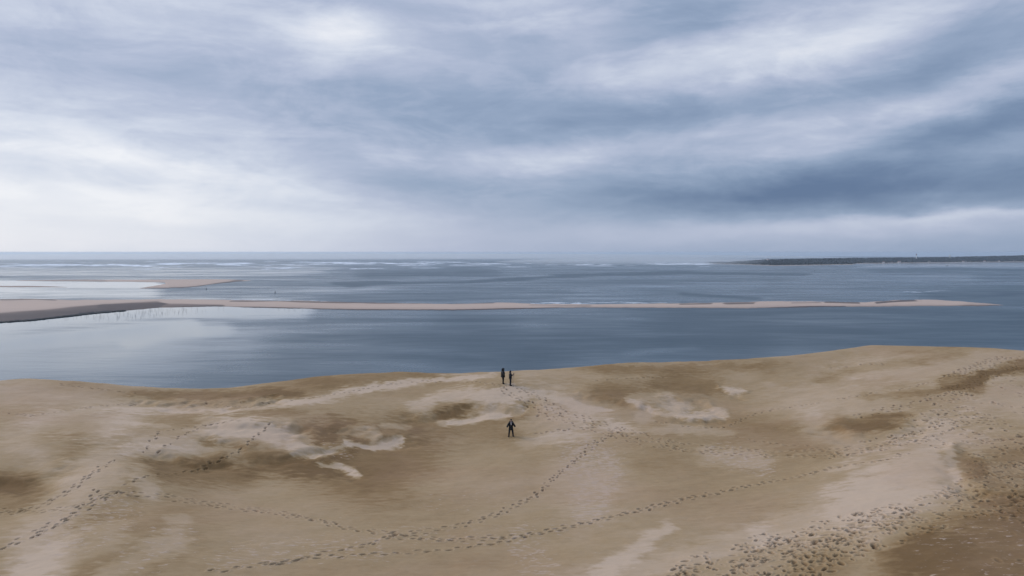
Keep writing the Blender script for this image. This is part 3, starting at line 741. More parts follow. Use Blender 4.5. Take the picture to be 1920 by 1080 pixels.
def tube(bm, pts, rad, seg=8, mi=0):
    pts = [Vector(p) for p in pts]; rings = []
    for i, p in enumerate(pts):
        t = (pts[min(i + 1, len(pts) - 1)] - pts[max(i - 1, 0)]).normalized()
        u = t.orthogonal().normalized(); v = t.cross(u)
        rings.append([bm.verts.new(p + (u * math.cos(2 * math.pi * k / seg) + v * math.sin(2 * math.pi * k / seg)) * rad[i]) for k in range(seg)])
    # keep rings aligned
    for a, b in zip(rings[:-1], rings[1:]):
        best = min(range(seg), key=lambda o: sum((a[k].co - b[(k + o) % seg].co).length for k in range(seg)))
        rb = [b[(k + best) % seg] for k in range(seg)]; b[:] = rb
        for k in range(seg):
            f = bm.faces.new((a[k], a[(k + 1) % seg], b[(k + 1) % seg], b[k])); f.material_index = mi; f.smooth = True
    bm.faces.new(rings[0][::-1]).material_index = mi; bm.faces.new(rings[-1]).material_index = mi

def boxm(bm, c, s, mi=0):
    r = bmesh.ops.create_cube(bm, size=1, matrix=Matrix.Translation(c) @ Matrix.Diagonal((*s, 1)))
    for v in r['verts']:
        for f in v.link_faces: f.material_index = mi

def ball(bm, c, s, mi=0, sub=2, rot=None):
    M = Matrix.Translation(c) @ (rot.to_4x4() if rot else Matrix()) @ Matrix.Diagonal((*s, 1))
    r = bmesh.ops.create_icosphere(bm, subdivisions=sub, radius=1, matrix=M)
    for v in r['verts']:
        for f in v.link_faces: f.material_index = mi; f.smooth = True

def finish(bm, name, mats, parent=None, **props):
    bmesh.ops.recalc_face_normals(bm, faces=bm.faces)
    m_ = bpy.data.meshes.new(name); bm.to_mesh(m_); bm.free()
    for q in (mats if isinstance(mats, list) else [mats]): m_.materials.append(q)
    return link(name, m_, parent, **props)

def copy_tree(o, parent=None):
    c = o.copy(); col.objects.link(c); c.parent = parent
    for ch in o.children: copy_tree(ch, c)
    return c

white_paint = plain('white_paint', (.78, .78, .76), .5, .12, .2)
red_paint = plain('red_paint', (.30, .035, .03), .5, .15, .5)
dark_metal = plain('dark_metal', (.03, .032, .035), .5, .3, 2)
roof_tile = plain('roof_tile', (.30, .11, .07), .85, .3, .6)
glass_dark = plain('dark_glass', (.02, .025, .03), .1, .1, 1)
wood_grey = plain('weathered_wood', (.085, .070, .058), .9, .5, 3)

# ------------------------------------------------------------------ lighthouse and water tower above the wood
def on_head(px, s):
    a, b = head_col(px); q = a.lerp(b, s)
    return Vector((q.x, q.y, sea_z(q.x, q.y) + head_z(a, b, s)))
lt = link('lighthouse', None, label='white lighthouse with red top rising above the pine wood', category='lighthouse')
lt.location = on_head(1718, .55)
bm = bmesh.new(); lathe(bm, [(5.6, -4), (5.2, 2), (4.4, 18), (3.7, 36), (3.4, 44)], 20); finish(bm, 'tower', white_paint, lt)
bm = bmesh.new(); lathe(bm, [(3.42, 43.9), (3.3, 50), (3.6, 51)], 20); finish(bm, 'upper_tower', red_paint, lt)
bm = bmesh.new(); lathe(bm, [(3.5, 51), (5.2, 52.2), (5.2, 53.4), (5.05, 53.4), (5.05, 52.5), (2.6, 52.5)], 20); gal = finish(bm, 'gallery', dark_metal, lt)
bm = bmesh.new(); lathe(bm, [(2.3, 52.6), (2.3, 55.6)], 12); lan = finish(bm, 'lantern', glass_dark, lt)
bm = bmesh.new(); lathe(bm, [(2.8, 55.6), (2.5, 57), (1.2, 58.3), (.3, 58.9), (.2, 61)], 16); finish(bm, 'dome', red_paint, lt)
for zz in (8, 18, 28, 38):
    bm = bmesh.new(); boxm(bm, (0, -5.25 + zz * .040, zz), (1.1, .5, 1.8)); finish(bm, 'window', glass_dark, lt)
wt_ = link('water_tower', None, label='pale water tower standing above the wood beside the lighthouse', category='water tower')
wt_.location = on_head(1781, .6)
bm = bmesh.new(); lathe(bm, [(3.6, -4), (3.0, 4), (2.7, 26)], 16); finish(bm, 'shaft', white_paint, wt_)
bm = bmesh.new(); lathe(bm, [(2.8, 26), (7.2, 32), (7.6, 33), (7.6, 38), (7.0, 39), (1.5, 41)], 20); finish(bm, 'tank', white_paint, wt_)
bm = bmesh.new(); tube(bm, [(0, 0, 40.8), (0, 0, 47)], [.25, .12], 6); finish(bm, 'antenna', dark_metal, wt_)

# white houses along the far shore
def house(px, s, w, d, h, label):
    o = link('house', None, label=label, category='house', group='houses along the far shore')
    o.location = on_head(px, s); o.rotation_euler.z = random.uniform(-.4, .4)
    bm = bmesh.new(); boxm(bm, (0, 0, h / 2 - 1), (w, d, h + 2)); finish(bm, 'wall', white_paint, o)
    bm = bmesh.new()
    v = [bm.verts.new(c) for c in ((-w * .55, -d * .6, h), (w * .55, -d * .6, h), (w * .55, d * .6, h), (-w * .55, d * .6, h), (-w * .55, 0, h + d * .3), (w * .55, 0, h + d * .3))]
    for f in ((0, 1, 5, 4), (2, 3, 4, 5), (0, 4, 3), (1, 2, 5), (3, 2, 1, 0)): bm.faces.new([v[i] for i in f])
    finish(bm, 'roof', roof_tile, o)
    for i in range(3):
        bm = bmesh.new(); boxm(bm, (-w * .3 + i * w * .3, -d / 2 - .03, h * .5), (w * .12, .2, h * .3)); finish(bm, 'window', glass_dark, o)
HS = [(1440, .75, 18, 14, 16, 'white building on the hilltop near the headland tip'), (1657, .09, 15, 10, 8, 'small white house at the dark wooded shore, leftmost of the shore houses'), (1671, .10, 12, 10, 7, 'small white house second from left on the wooded shore'),
      (1686, .10, 22, 12, 9, 'wide white house on the shore below the lighthouse'), (1742, .12, 14, 10, 8, 'small white house on the shore right of the lighthouse'), (1806, .11, 16, 10, 7, 'small white house on the shore right of the water tower'),
      (1846, .12, 18, 10, 8, 'small pale house on the shore above the far channel'), (1874, .11, 24, 10, 8, 'long pale house on the shore second from the right edge'), (1903, .12, 20, 10, 9, 'pale house on the far shore nearest the right edge')]
for h_ in HS: house(*h_)

# ------------------------------------------------------------------ breakers over the outer bar
foam = plain('sea_foam', (.80, .82, .84), .8, .2, .05)
sv, sf = [], []
def breaker(px, py, L, wdt, h):
    c = sea_point(px, py); nseg = 10; base = len(sv)
    ang_ = random.gauss(0, .10); bend = random.uniform(-.15, .15) * L
    for i in range(nseg + 1):
        u = i / nseg * 2 - 1
        e = max(0, 1 - abs(u) ** 2.5) * random.uniform(.45, 1.1)
        x = c.x + u * L / 2 * math.cos(ang_); y = c.y + u * L / 2 * math.sin(ang_) + bend * u * u
        for (o, hh) in ((-wdt * .5 * e, .02), (-wdt * .15 * e, h * e * .8), (0, h * e), (wdt * .5 * e, .02)):
            sv.append((x, y + o, sea_z(x, y + o) + hh - .05))
    for i in range(nseg):
        for k in range(3):
            a = base + i * 4 + k; sf.append((a, a + 4, a + 5, a + 1))
for i in range(520):
    px = random.uniform(-150, 1330)
    band = 492.2 + 1.1 * math.sin(px * .006) + (2.6 if px < 300 else 0)
    py = band + abs(random.gauss(0, 2.2)) if random.random() < .8 else random.uniform(490, 505)
    if float(vnoise(np.array(px * .012), np.array(py * .35), 500)) < -.12: continue
    breaker(px, py, random.uniform(40, 230), random.uniform(20, 70), random.uniform(1.0, 3.0))
for px0, px1, y0, y1, N in ((430, 620, 562, 565, 8), (1000, 1110, 566.5, 570, 12), (1120, 1260, 566, 568.5, 8), (1700, 1790, 545, 549, 5)):
    for i in range(N):
        u = random.random(); breaker(px0 + (px1 - px0) * u, y0 + (y1 - y0) * random.random(), random.uniform(15, 60), random.uniform(3, 7), random.uniform(.2, .5))
link('surf', mesh_np('surf', sv, sf, foam, True), kind='stuff', label='white breakers and whitecaps far out on the sea', category='surf')

# ------------------------------------------------------------------ dark weed along the inner edge of the bank
wv_, wf_ = [], []
weed_mat = plain('seaweed', (.014, .013, .014), .8, .5, .3)
def edge_y(x): return float(np.interp(x, [-60, 0, 60, 150, 210, 300, 400, 520, 600], [611, 605, 601, 591, 585, 577.5, 575, 578, 580]))
for i in range(520):
    x = random.choice([random.gauss(178, 22), random.gauss(120, 40), random.uniform(-20, 230)])
    if not -40 < x < 235: continue
    y = edge_y(x) - abs(random.gauss(.3, .7)) - (1.0 if 150 < x < 205 else 0) * random.random() * 2
    c = sea_point(x, y)
    wf_.append(ifc + len(wv_) * len(iv))
    wv_.append(iv * (1 + rng.uniform(-.3, .3, (len(iv), 1))) * (random.uniform(1.2, 5), random.uniform(2, 10), random.uniform(.5, 1.0)) + (c.x, c.y, c.z + .35))
link('seaweed', mesh_np('seaweed', np.concatenate(wv_), np.concatenate(wf_), weed_mat, False), kind='stuff',
     label='black weed and shells along the inner edge of the sandbank', category='seaweed')

# ------------------------------------------------------------------ oyster-bed stakes standing in the shallows
stake_meshes = []
for k in range(6):
    bm = bmesh.new(); h = random.uniform(2.4, 3.6)
    lx, ly = random.gauss(0, .07), random.gauss(0, .07)
    tube(bm, [(0, 0, -.8), (lx * .4, ly * .4, h * .45), (lx + random.gauss(0, .06), ly, h)], [.11, .10, .07], 6)
    if k % 2: tube(bm, [(lx * .6, ly * .6, h * .62), (lx * .6 + .3, ly * .6, h * .85)], [.07, .05], 5)
    bmesh.ops.recalc_face_normals(bm, faces=bm.faces)
    m_ = bpy.data.meshes.new('stake'); bm.to_mesh(m_); bm.free(); m_.materials.append(wood_grey); stake_meshes.append(m_)
for i in range(128):
    x = random.triangular(130, 420, 290) if random.random() < .8 else random.uniform(40, 600)
    spread = 3 + 12 * math.exp(-((x - 270) / 110) ** 2)
    y = edge_y(x) + 1.6 + random.random() * spread
    o = link('oyster_stake', random.choice(stake_meshes), label='thin wooden stake standing in the shallows beside the dark sandbank edge', category='stake', group='stakes in the shallows along the sandbank')
    c = sea_point(x, y); o.location = c; o.rotation_euler.z = random.random() * 6

# ------------------------------------------------------------------ channel buoys and small boats
def buoy(px, py, label, m, k=1.0):
    o = link('channel_buoy', None, label=label, category='buoy', group='buoys marking the channel')
    o.location = sea_point(px, py); o.scale = (k, k, k)
    bm = bmesh.new(); lathe(bm, [(1.1, -.6), (1.35, .1), (1.35, .7), (.9, 1.1)], 14); finish(bm, 'float', m, o)
    bm = bmesh.new()
    for q in range(4): tube(bm, [(.75 * math.cos(q * math.pi / 2), .75 * math.sin(q * math.pi / 2), 1.0), (.25 * math.cos(q * math.pi / 2), .25 * math.sin(q * math.pi / 2), 3.6)], [.10, .08], 5)
    boxm(bm, (0, 0, 2.3), (1.0, 1.0, .9)); finish(bm, 'tower', m, o)
    bm = bmesh.new(); lathe(bm, [(.12, 3.5), (.45, 3.9), (.45, 4.7), (.1, 4.9)], 10); finish(bm, 'topmark', m, o)
buoy(387, 543, 'dark buoy on the water just right of the far sand spit', dark_metal)
buoy(516, 549.5, 'dark buoy alone on open water beyond the sandbank, right of the spit', dark_metal, 1.1)
buoy(1527, 509, 'small dark buoy on the water in front of the headland', dark_metal, 1.2)
def boat(px, py, label, rz):
    o = link('small_boat', None, label=label, category='boat', group='small boats off the headland')
    o.location = sea_point(px, py); o.rotation_euler.z = rz
    bm = bmesh.new(); rows = []
    for i in range(9):
        u = i / 8; hw = 1.7 * math.sin(math.pi * min(1, .30 + u * .7)) ** .7 if u < 1 else .05
        x = -5.5 + 11 * u; sh = 1.3 + .7 * u * u
        rows.append([bm.verts.new(c) for c in ((x, -hw, sh), (x, -hw * .7, .0), (x, 0, -.5), (x, hw * .7, 0), (x, hw, sh))])
    for a, b in zip(rows[:-1], rows[1:]):
        for k in range(4): bm.faces.new((a[k], a[k + 1], b[k + 1], b[k]))
        bm.faces.new((a[4], a[0], b[0], b[4]))
    bm.faces.new(rows[0]); finish(bm, 'hull', dark_metal, o)
    bm = bmesh.new(); boxm(bm, (-1.2, 0, 2.3), (3.2, 2.2, 2.2)); cb = finish(bm, 'cabin', dark_metal, o)
    bm = bmesh.new(); tube(bm, [(-1.2, 0, 3.4), (-1.2, 0, 6.5)], [.10, .06], 6); finish(bm, 'mast', dark_metal, o)
boat(1705, 501, 'small dark boat on calm water below the lighthouse', .3)
boat(1776, 498.5, 'small dark boat on calm water below the water tower', 2.6)

# ------------------------------------------------------------------ people
def skin_mesh(nodes, edges, sub=2, fat=1.12):
    """nodes: name -> (xyz, radius or (rx, ry)); grown with the Skin modifier; returns a mesh"""
    names = list(nodes); ixn = {k: i for i, k in enumerate(names)}
    m_ = bpy.data.meshes.new('tmp'); m_.from_pydata([nodes[k][0] for k in names], [(ixn[a], ixn[b]) for a, b in edges], [])
    o = bpy.data.objects.new('tmp', m_); col.objects.link(o)
    sk = o.modifiers.new('skin', 'SKIN'); sk.use_smooth_shade = True
    for i, k in enumerate(names):
        r = nodes[k][1]; r = r if isinstance(r, tuple) else (r, r); r = (r[0] * fat, r[1] * fat)
        m_.skin_vertices[0].data[i].radius = r; m_.skin_vertices[0].data[i].use_root = (i == 0)
    sb = o.modifiers.new('sub', 'SUBSURF'); sb.levels = sub; sb.render_levels = sub
    dg = bpy.context.evaluated_depsgraph_get(); dg.update()
    res = bpy.data.meshes.new_from_object(o.evaluated_get(dg))
    bpy.data.objects.remove(o); bpy.data.meshes.remove(m_)
    return res

def finger_hand(bm, wrist, hand_dir, palm_n, side, curl, mi=0, k=1.0):
    """palm and five unequal bent fingers; hand_dir along the hand, palm_n the way the palm faces"""
    w = Vector(wrist); d = Vector(hand_dir).normalized(); nrm = Vector(palm_n).normalized(); nrm = (nrm - d * nrm.dot(d)).normalized()
    s = d.cross(nrm).normalized() * side
    rot = Matrix((s, nrm, d)).transposed()
    ball(bm, w + d * .05 * k, (.042 * k, .018 * k, .058 * k), mi, 2, rot)
    for i, (off, L) in enumerate(((.032, .070), (.011, .080), (-.011, .074), (-.031, .058))):
        a = w + d * .085 * k + s * off * k
        p1 = a + (d * math.cos(curl * .5) + nrm * math.sin(curl * .5)) * L * .5 * k
        p2 = p1 + (d * math.cos(curl * 1.4) + nrm * math.sin(curl * 1.4)) * L * .5 * k
        tube(bm, [a - d * .02, a, p1, p2], [.010 * k, .0095 * k, .009 * k, .007 * k], 6, mi)
    t0 = w + d * .03 * k + s * .036 * k
    tube(bm, [t0 - s * .015, t0, t0 + (s * .8 + d * .6 + nrm * .3) * .035 * k, t0 + (s * .6 + d * 1.0 + nrm * .8) * .055 * k], [.013 * k, .012 * k, .010 * k, .008 * k], 6, mi)

skin_m = plain('skin', (.46, .29, .22), .6, .15, 8)
eye_m = plain('eye', (.02, .015, .012), .3, .1, 8)
lip_m = plain('lips', (.30, .12, .10), .6, .1, 8)
black_cloth = plain('black_cloth', (.013, .014, .017), .9, .5, 9)
navy_cloth = plain('navy_cloth', (.012, .014, .022), .9, .5, 9)
brown_cloth = plain('dark_brown_cloth', (.030, .018, .014), .9, .5, 9)
fur_m = plain('dark_fur', (.022, .018, .016), 1.0, .7, 30)
hair_m = plain('brown_hair', (.045, .022, .012), .7, .5, 20)
boot_m = plain('boot_leather', (.018, .012, .010), .6, .4, 10)
pale_cloth = plain('pale_scarf', (.60, .56, .55), .9, .3, 12)

def head_bm(bm, c, k, yaw=0.0, pitch=0.0):
    """head with face towards local -y"""
    R_ = Matrix.Rotation(yaw, 3, 'Z') @ Matrix.Rotation(pitch, 3, 'X')
    r = bmesh.ops.create_uvsphere(bm, u_segments=28, v_segments=20, radius=1)
    c = Vector(c)
    for v in r['verts']:
        x, y, z = v.co
        hx_ = .075 * (1 - .18 * max(0, -z)); hy = .098; hz = .118
        q = Vector((x * hx_, y * hy, z * hz))
        if y < 0:
            q.x *= 1 - .10 * max(0, -z - .3)
            nose = math.exp(-((x / .17) ** 2 + ((z + .10) / .20) ** 2)); q.y -= .026 * nose
            brow = math.exp(-((z - .18) / .12) ** 2) * math.exp(-(x / .6) ** 2); q.y -= .006 * brow
            for sgn in (-1, 1): q.y += .010 * math.exp(-(((x - sgn * .38) / .18) ** 2 + ((z - .03) / .12) ** 2))
            chin = math.exp(-((x / .35) ** 2 + ((z + .85) / .22) ** 2)); q.y -= .012 * chin
        v.co = c + R_ @ (q * k)
        for f in v.link_faces: f.smooth = True; f.material_index = 0
    for sgn in (-1, 1):
        ball(bm, c + R_ @ (Vector((sgn * .029, -.083, .004)) * k), (.012 * k, .008 * k, .008 * k), 1, 1)
        ball(bm, c + R_ @ (Vector((sgn * .076, .010, -.005)) * k), (.010 * k, .020 * k, .032 * k), 0, 1)
    ball(bm, c + R_ @ (Vector((0, -.090, -.058)) * k), (.024 * k, .008 * k, .007 * k), 2, 1)
    return R_

def person(px, py, rz, k, pose, label, jacket_m, trouser_m, coat):
    gx, gy = ground_point(px, py)
    o = link('person', None, label=label, category='person')
    o.location = (gx, gy, dune_z(gx, gy) - .015); o.rotation_euler.z = rz
    J = {q: Vector(v) * k for q, v in pose.items()}
    # body: one continuous grown surface
    N = {'pelvis': (J['pelvis'], (.135 * k, .105 * k)), 'waist': (J['waist'], (.125 * k, .095 * k)), 'chest': (J['chest'], (.155 * k, .105 * k)), 'collar': (J['collar'], .075 * k), 'neck': (J['neck'], .052 * k), 'skull': (J['head'], .060 * k)}
    E = [('pelvis', 'waist'), ('waist', 'chest'), ('chest', 'collar'), ('collar', 'neck'), ('neck', 'skull')]
    for s in 'LR':
        N['sh' + s] = (J['sh' + s], .062 * k); N['el' + s] = (J['el' + s], .042 * k); N['wr' + s] = (J['wr' + s], .028 * k)
        N['hip' + s] = (J['hip' + s], .088 * k); N['kn' + s] = (J['kn' + s], .058 * k); N['an' + s] = (J['an' + s], .042 * k); N['to' + s] = (J['to' + s], .032 * k)
        E += [('collar', 'sh' + s), ('sh' + s, 'el' + s), ('el' + s, 'wr' + s), ('pelvis', 'hip' + s), ('hip' + s, 'kn' + s), ('kn' + s, 'an' + s), ('an' + s, 'to' + s)]
    bm = bmesh.new(); bm.from_mesh(skin_mesh(N, E))
    R_ = head_bm(bm, J['head'], k, pose.get('yaw', (0, 0, 0))[0], pose.get('yaw', (0, 0, 0))[1])
    for s, sg in (('L', 1), ('R', -1)):
        hd = (J['wr' + s] - J['el' + s]).normalized() + Vector(pose.get('hd' + s, (0, 0, 0)))
        finger_hand(bm, J['wr' + s], hd, pose.get('pn' + s, (-sg, 0, 0)), sg, pose.get('curl', (.7, 0, 0))[0], coat.get('hand', 0), k)
    finish(bm, 'body', [skin_m, eye_m, lip_m, hair_m], o)
    # jacket: lofted torso and sleeves over the body
    rt, rs, hem = coat['torso'], coat['sleeve'], coat['hem']
    hp = J['pelvis'].copy(); hp.z = hem * k
    fl = coat.get('flare', 1.0)
    rings = [(hp, rt * fl, rt * fl * .80), (hp.lerp(J['waist'], .12), rt * fl * 1.05, rt * fl * .84), (J['waist'], rt * .98, rt * .80), (J['waist'].lerp(J['chest'], .5), rt * 1.03, rt * .84), (J['chest'], rt * 1.08, rt * .80),
             (J['chest'].lerp(J['collar'], .55), rt * 1.02, rt * .66), (J['collar'], rt * .72, rt * .48), (J['collar'].lerp(J['neck'], .6), .085, .085), (J['neck'] + Vector((0, 0, .03 * k)), .080, .085)]
    bm = bmesh.new(); prev = None; SG = 28
    for c_, rx_, ry_ in rings:
        cur = []
        for q in range(SG):
            a_ = 2 * math.pi * q / SG
            fold = 1 + .025 * math.sin(a_ * 5 + c_.z * 23) + .02 * math.sin(a_ * 3 - c_.z * 41)
            cur.append(bm.verts.new(c_ + Vector((rx_ * k * fold * math.copysign(abs(math.cos(a_)) ** .85, math.cos(a_)), ry_ * k * fold * math.copysign(abs(math.sin(a_)) ** .85, math.sin(a_)), 0))))
        if prev:
            for q in range(SG): bm.faces.new((prev[q], prev[(q + 1) % SG], cur[(q + 1) % SG], cur[q])).smooth = True
        else: bm.faces.new(cur[::-1])
        prev = cur
    bm.faces.new(prev)
    for s in 'LR':
        A_, B_, C_ = J['sh' + s], J['el' + s], J['el' + s].lerp(J['wr' + s], .97)
        inn = J['collar'].lerp(A_, .45) + Vector((0, 0, -.05 * k))
        tube(bm, [inn, A_ + Vector((0, 0, -.01 * k)), A_.lerp(B_, .35), A_.lerp(B_, .75), B_, B_.lerp(C_, .2), B_.lerp(C_, .6), C_], [rs * 1.15 * k, rs * 1.25 * k, rs * 1.18 * k, rs * 1.08 * k, rs * 1.05 * k, rs * k, rs * .85 * k, rs * .66 * k], 14)
        ball(bm, A_ + Vector((0, 0, -.012 * k)), (rs * 1.22 * k,) * 3, 0, 2); ball(bm, B_, (rs * 1.04 * k,) * 3, 0, 2)
    finish(bm, 'jacket', jacket_m, o)
    # trousers
    bm = bmesh.new()
    ball(bm, J['pelvis'] + Vector((0, 0, -.03 * k)), (.175 * k, .135 * k, .15 * k), 0, 3)
    for s in 'LR':
        H_, K_, A_ = J['hip' + s], J['kn' + s], J['an' + s]
        tube(bm, [H_ + Vector((0, 0, .06 * k)), H_, H_.lerp(K_, .35), H_.lerp(K_, .75), K_, K_.lerp(A_, .35), K_.lerp(A_, .75), A_ + Vector((0, 0, -.03 * k))], [.105 * k, .118 * k, .114 * k, .098 * k, .090 * k, .088 * k, .080 * k, .082 * k], 16)
    finish(bm, 'trousers', trouser_m, o)
    for s in 'LR':
        a, t = J['an' + s], J['to' + s]; d = (t - a); d.z = 0; d.normalize()
        N = {'a': (a + Vector((0, 0, .05 * k)), .062 * k), 'b': (Vector((a.x, a.y, .045 * k)) - d * .03 * k, .048 * k), 'm': (Vector((a.x, a.y, .045 * k)) + d * .10 * k, (.050 * k, .045 * k)), 't': (Vector((a.x, a.y, .040 * k)) + d * .19 * k, .038 * k)}
        m_ = skin_mesh(N, [('a', 'b'), ('b', 'm'), ('m', 't')], fat=1.3); m_.name = 'boot'; m_.materials.clear(); m_.materials.append(boot_m); link('boot', m_, o)
    return o, J, R_

def hood(parent, J, k, R_, big, m, trim=None):
    """open hood round the head: a shell with the face left free"""
    bm = bmesh.new(); r = bmesh.ops.create_uvsphere(bm, u_segments=24, v_segments=16, radius=1)
    kill = [v for v in bm.verts if v.co.y < -.55 and abs(v.co.x) < .70 and -.75 < v.co.z < .72]
    bmesh.ops.delete(bm, geom=kill, context='VERTS')
    for v in bm.verts:
        x, y, z = v.co
        q = Vector((x * .105 * big, y * .125 * big + .012, z * .145 * big - .015))
        if z < -.3: q.x *= 1.15; q.y = q.y * 1.12 + .01
        v.co = J['head'] + R_ @ (q * k)
    for f in bm.faces: f.smooth = True
    h = finish(bm, 'hood', m, parent)
    sl = h.modifiers.new('thick', 'SOLIDIFY'); sl.thickness = .014
    if trim:
        bm = bmesh.new(); pts = []
        for i in range(17):
            a = i / 16 * 2 * math.pi
            pts.append(J['head'] + R_ @ (Vector((.078 * big * math.sin(a), -.080 * big - .006, .108 * big * math.cos(a) - .012)) * k))
        tube(bm, pts, [.024 * k] * 17, 7); finish(bm, 'fur_trim', trim, h)
    return h

BASE = {'pelvis': (0, 0, .95), 'waist': (0, 0, 1.08), 'chest': (0, .0, 1.28), 'collar': (0, .01, 1.43), 'neck': (0, 0, 1.49), 'head': (0, -.015, 1.605),
        'shL': (.185, .01, 1.41), 'shR': (-.185, .01, 1.41), 'elL': (.235, .04, 1.13), 'elR': (-.235, .04, 1.13), 'wrL': (.225, -.07, .90), 'wrR': (-.225, -.07, .90),
        'hipL': (.092, 0, .90), 'hipR': (-.092, 0, .90), 'knL': (.10, -.02, .50), 'knR': (-.10, -.02, .50), 'anL': (.10, .02, .09), 'anR': (-.10, .02, .09), 'toL': (.12, -.16, .04), 'toR': (-.12, -.16, .04)}
# hooded walker in a bulky coat
o, J, R_ = person(943, 719.5, math.radians(108), 1.02, dict(BASE, elL=(.26, .00, 1.14), wrL=(.25, -.20, .93), elR=(-.26, .05, 1.14), wrR=(-.24, -.05, .90), knL=(.09, -.05, .50), anL=(.09, -.05, .09), toL=(.10, -.22, .04)),
       'person in bulky dark hooded coat, left of the pair facing the sea', black_cloth, brown_cloth, dict(torso=.255, sleeve=.085, hem=.76, flare=1.04))
hood(o, J, 1.02, R_, 1.30, black_cloth, fur_m)
# walker with poles
RZ2 = math.radians(98)
o, J, R_ = person(957, 723, RZ2, 1.0, dict(BASE, elL=(.22, .05, 1.13), wrL=(.17, -.27, 1.20), elR=(-.22, .03, 1.12), wrR=(-.15, -.30, 1.26), curl=(1.3, 0, 0), hdL=(0, -.2, .3), hdR=(0, -.2, .5), pnL=(-1, 0, 0), pnR=(1, 0, 0)),
       'person in slim dark jacket holding walking poles, right of the pair facing the sea', navy_cloth, black_cloth, dict(torso=.205, sleeve=.070, hem=.82))
hood(o, J, 1.0, R_, 1.04, navy_cloth)
pole_m = plain('pole_metal', (.10, .10, .10), .4, .2, 5)
def pole(hand, foot, parent_obj, label):
    M = Matrix.Translation(parent_obj.location) @ Matrix.Rotation(parent_obj.rotation_euler.z, 4, 'Z')
    h = M @ Vector(hand); f = M @ Vector(foot); f.z = dune_z(f.x, f.y) - .03
    p = link('walking_pole', None, label=label, category='walking pole', group='walking poles'); p.location = f
    v = h - f; p.rotation_euler = v.to_track_quat('Z', 'Y').to_euler(); L = v.length
    bm = bmesh.new(); tube(bm, [(0, 0, .06), (0, 0, L * .5), (0, 0, L - .05)], [.010, .012, .013], 8); finish(bm, 'shaft', pole_m, p)
    bm = bmesh.new(); lathe(bm, [(.014, L - .08), (.020, L - .03), (.017, L + .06), (.024, L + .10), (.016, L + .12)], 10); finish(bm, 'grip', black_cloth, p)
    bm = bmesh.new(); lathe(bm, [(.003, 0), (.008, .06)], 8); finish(bm, 'tip', dark_metal, p)
    bm = bmesh.new(); lathe(bm, [(.013, .075), (.040, .080), (.040, .088), (.013, .095)], 12); finish(bm, 'basket', dark_metal, p)
pole((-.15, -.385, 1.34), (-.15, -.34, 0), o, 'walking pole planted farther out in front of the slim hooded person')
pole((.17, -.355, 1.27), (.19, -.20, 0), o, 'walking pole planted close to the boots of the slim hooded person')
# person below them, arms raised
K3 = .92
o, J, R_ = person(958, 821, math.radians(4), K3, dict(BASE, pelvis=(0, .02, .92), hipL=(.10, .02, .87), hipR=(-.10, .02, .87), knL=(.18, -.04, .49), knR=(-.17, -.03, .49), anL=(.225, 0, .09), anR=(-.215, 0, .09), toL=(.30, -.15, .04), toR=(-.29, -.15, .04),
       waist=(0, .01, 1.05), chest=(0, -.01, 1.25), shL=(.195, .0, 1.37), shR=(-.195, .0, 1.37), elL=(.39, -.14, 1.09), elR=(-.39, -.14, 1.07), wrL=(.095, -.24, 1.68), wrR=(-.095, -.24, 1.68),
       yaw=(0, -.15, 0), curl=(.8, 0, 0), pnL=(-.7, -.2, 0), pnR=(.7, -.2, 0), hdL=(-.1, 0, .6), hdR=(.1, 0, .6)),
       'person in dark clothes below the pair, legs apart, both arms raised to the head', black_cloth, black_cloth, dict(torso=.215, sleeve=.088, hem=.70, flare=1.05, hand=3))
bm = bmesh.new(); r = bmesh.ops.create_uvsphere(bm, u_segments=20, v_segments=14, radius=1)
bmesh.ops.delete(bm, geom=[v for v in bm.verts if v.co.y < -.35 and v.co.z < .45], context='VERTS')
for v in bm.verts: v.co = J['head'] + R_ @ (Vector((v.co.x * .090, v.co.y * .112 + .008, v.co.z * .135 + .004)) * K3)
for f in bm.faces: f.smooth = True
finish(bm, 'hair', hair_m, o)
bm = bmesh.new(); c = J['neck']
tube(bm, [c + Vector((.085 * math.sin(a), -.085 * math.cos(a) - .01, -.01)) for a in np.linspace(0, 2 * math.pi, 13)], [.034] * 13, 8)
ball(bm, c + Vector((.01, -.155, -.14)), (.050, .028, .12), 0, 2); finish(bm, 'scarf', pale_cloth, o)
ph = link('phone', None, label='dark phone held up in both hands by the person with raised arms', category='phone')
Mw = Matrix.Translation(o.location) @ Matrix.Rotation(o.rotation_euler.z, 4, 'Z')
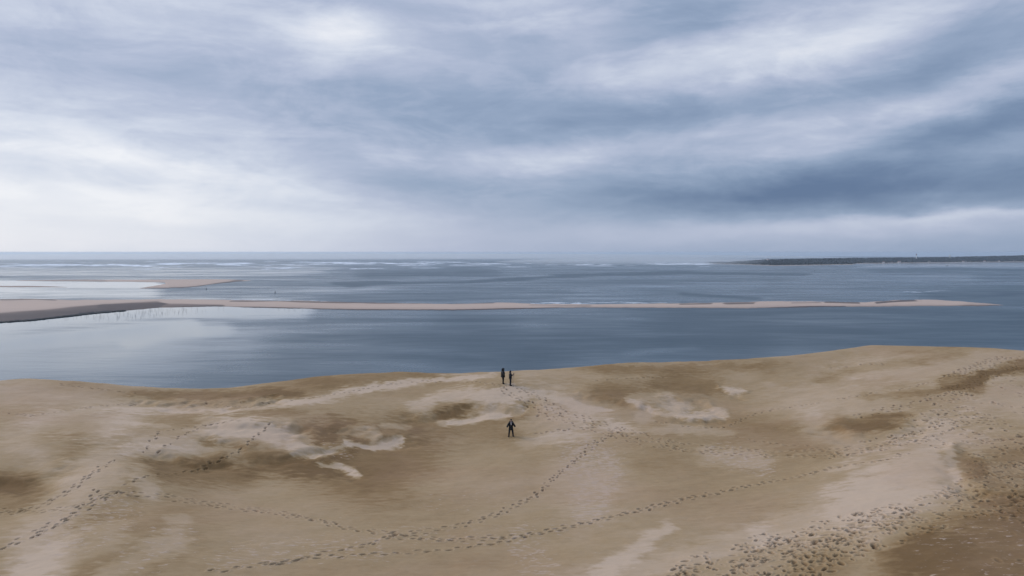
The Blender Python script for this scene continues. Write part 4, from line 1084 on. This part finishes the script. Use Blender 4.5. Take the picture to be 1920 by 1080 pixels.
ph.location = Mw @ ((J['wrL'] + J['wrR']) / 2 + Vector((0, -.02, .13))); ph.rotation_euler = (math.radians(-8), 0, o.rotation_euler.z)
bm = bmesh.new(); boxm(bm, (0, 0, 0), (.165, .010, .085)); bmesh.ops.bevel(bm, geom=bm.edges[:], offset=.003, segments=2, affect='EDGES'); finish(bm, 'case', dark_metal, ph)
bm = bmesh.new(); boxm(bm, (0, .0058, 0), (.150, .0016, .070)); finish(bm, 'screen', glass_dark, ph)
bm = bmesh.new(); lathe(bm, [(.008, 0), (.008, .003)], 12); ln = finish(bm, 'lens', glass_dark, ph); ln.location = (.062, -.005, .022); ln.rotation_euler = (math.pi / 2, 0, 0)

# ------------------------------------------------------------------ sea haze, even throughout
def volume_mat(name, color, dens, aniso=0.0):
    m_ = bpy.data.materials.new(name); m_.use_nodes = True
    t = NT(m_.node_tree); t.n.clear()
    o_ = t.new('ShaderNodeOutputMaterial'); v = t.new('ShaderNodeVolumePrincipled')
    v.inputs['Color'].default_value = (*color, 1); v.inputs['Density'].default_value = dens; v.inputs['Anisotropy'].default_value = aniso
    t.l.new(v.outputs[0], o_.inputs['Volume']); return m_
bm = bmesh.new(); boxm(bm, (0, 0, (94 - 172) / 2), (96000, 96000, 94 + 172))
finish(bm, 'haze', volume_mat('haze_air', (.82, .91, 1.0), 3.4e-5, .35), kind='stuff', label='thin sea haze over the whole coast', category='haze')

# fog lying on the open sea beyond the breakers, and a wisp of it off the headland's tip
fog_air = volume_mat('fog_air', (.98, .99, .995), 7.0e-4, .5)
for c, r, rot, lab in (((-4200, 15500, -35), (11500, 7200, 95), 5, 'low pale fog bank over the open sea at the horizon'),
                       ((1350, 6900, -4), (1500, 1900, 42), -12, 'small wisp of fog over the water at the headland tip')):
    bm = bmesh.new()
    bmesh.ops.create_uvsphere(bm, u_segments=64, v_segments=32, radius=1, matrix=Matrix.Translation(c) @ Matrix.Rotation(math.radians(rot), 4, 'Z') @ Matrix.Diagonal((*r, 1)))
    finish(bm, 'fog_bank', fog_air, kind='stuff', label=lab, category='fog')
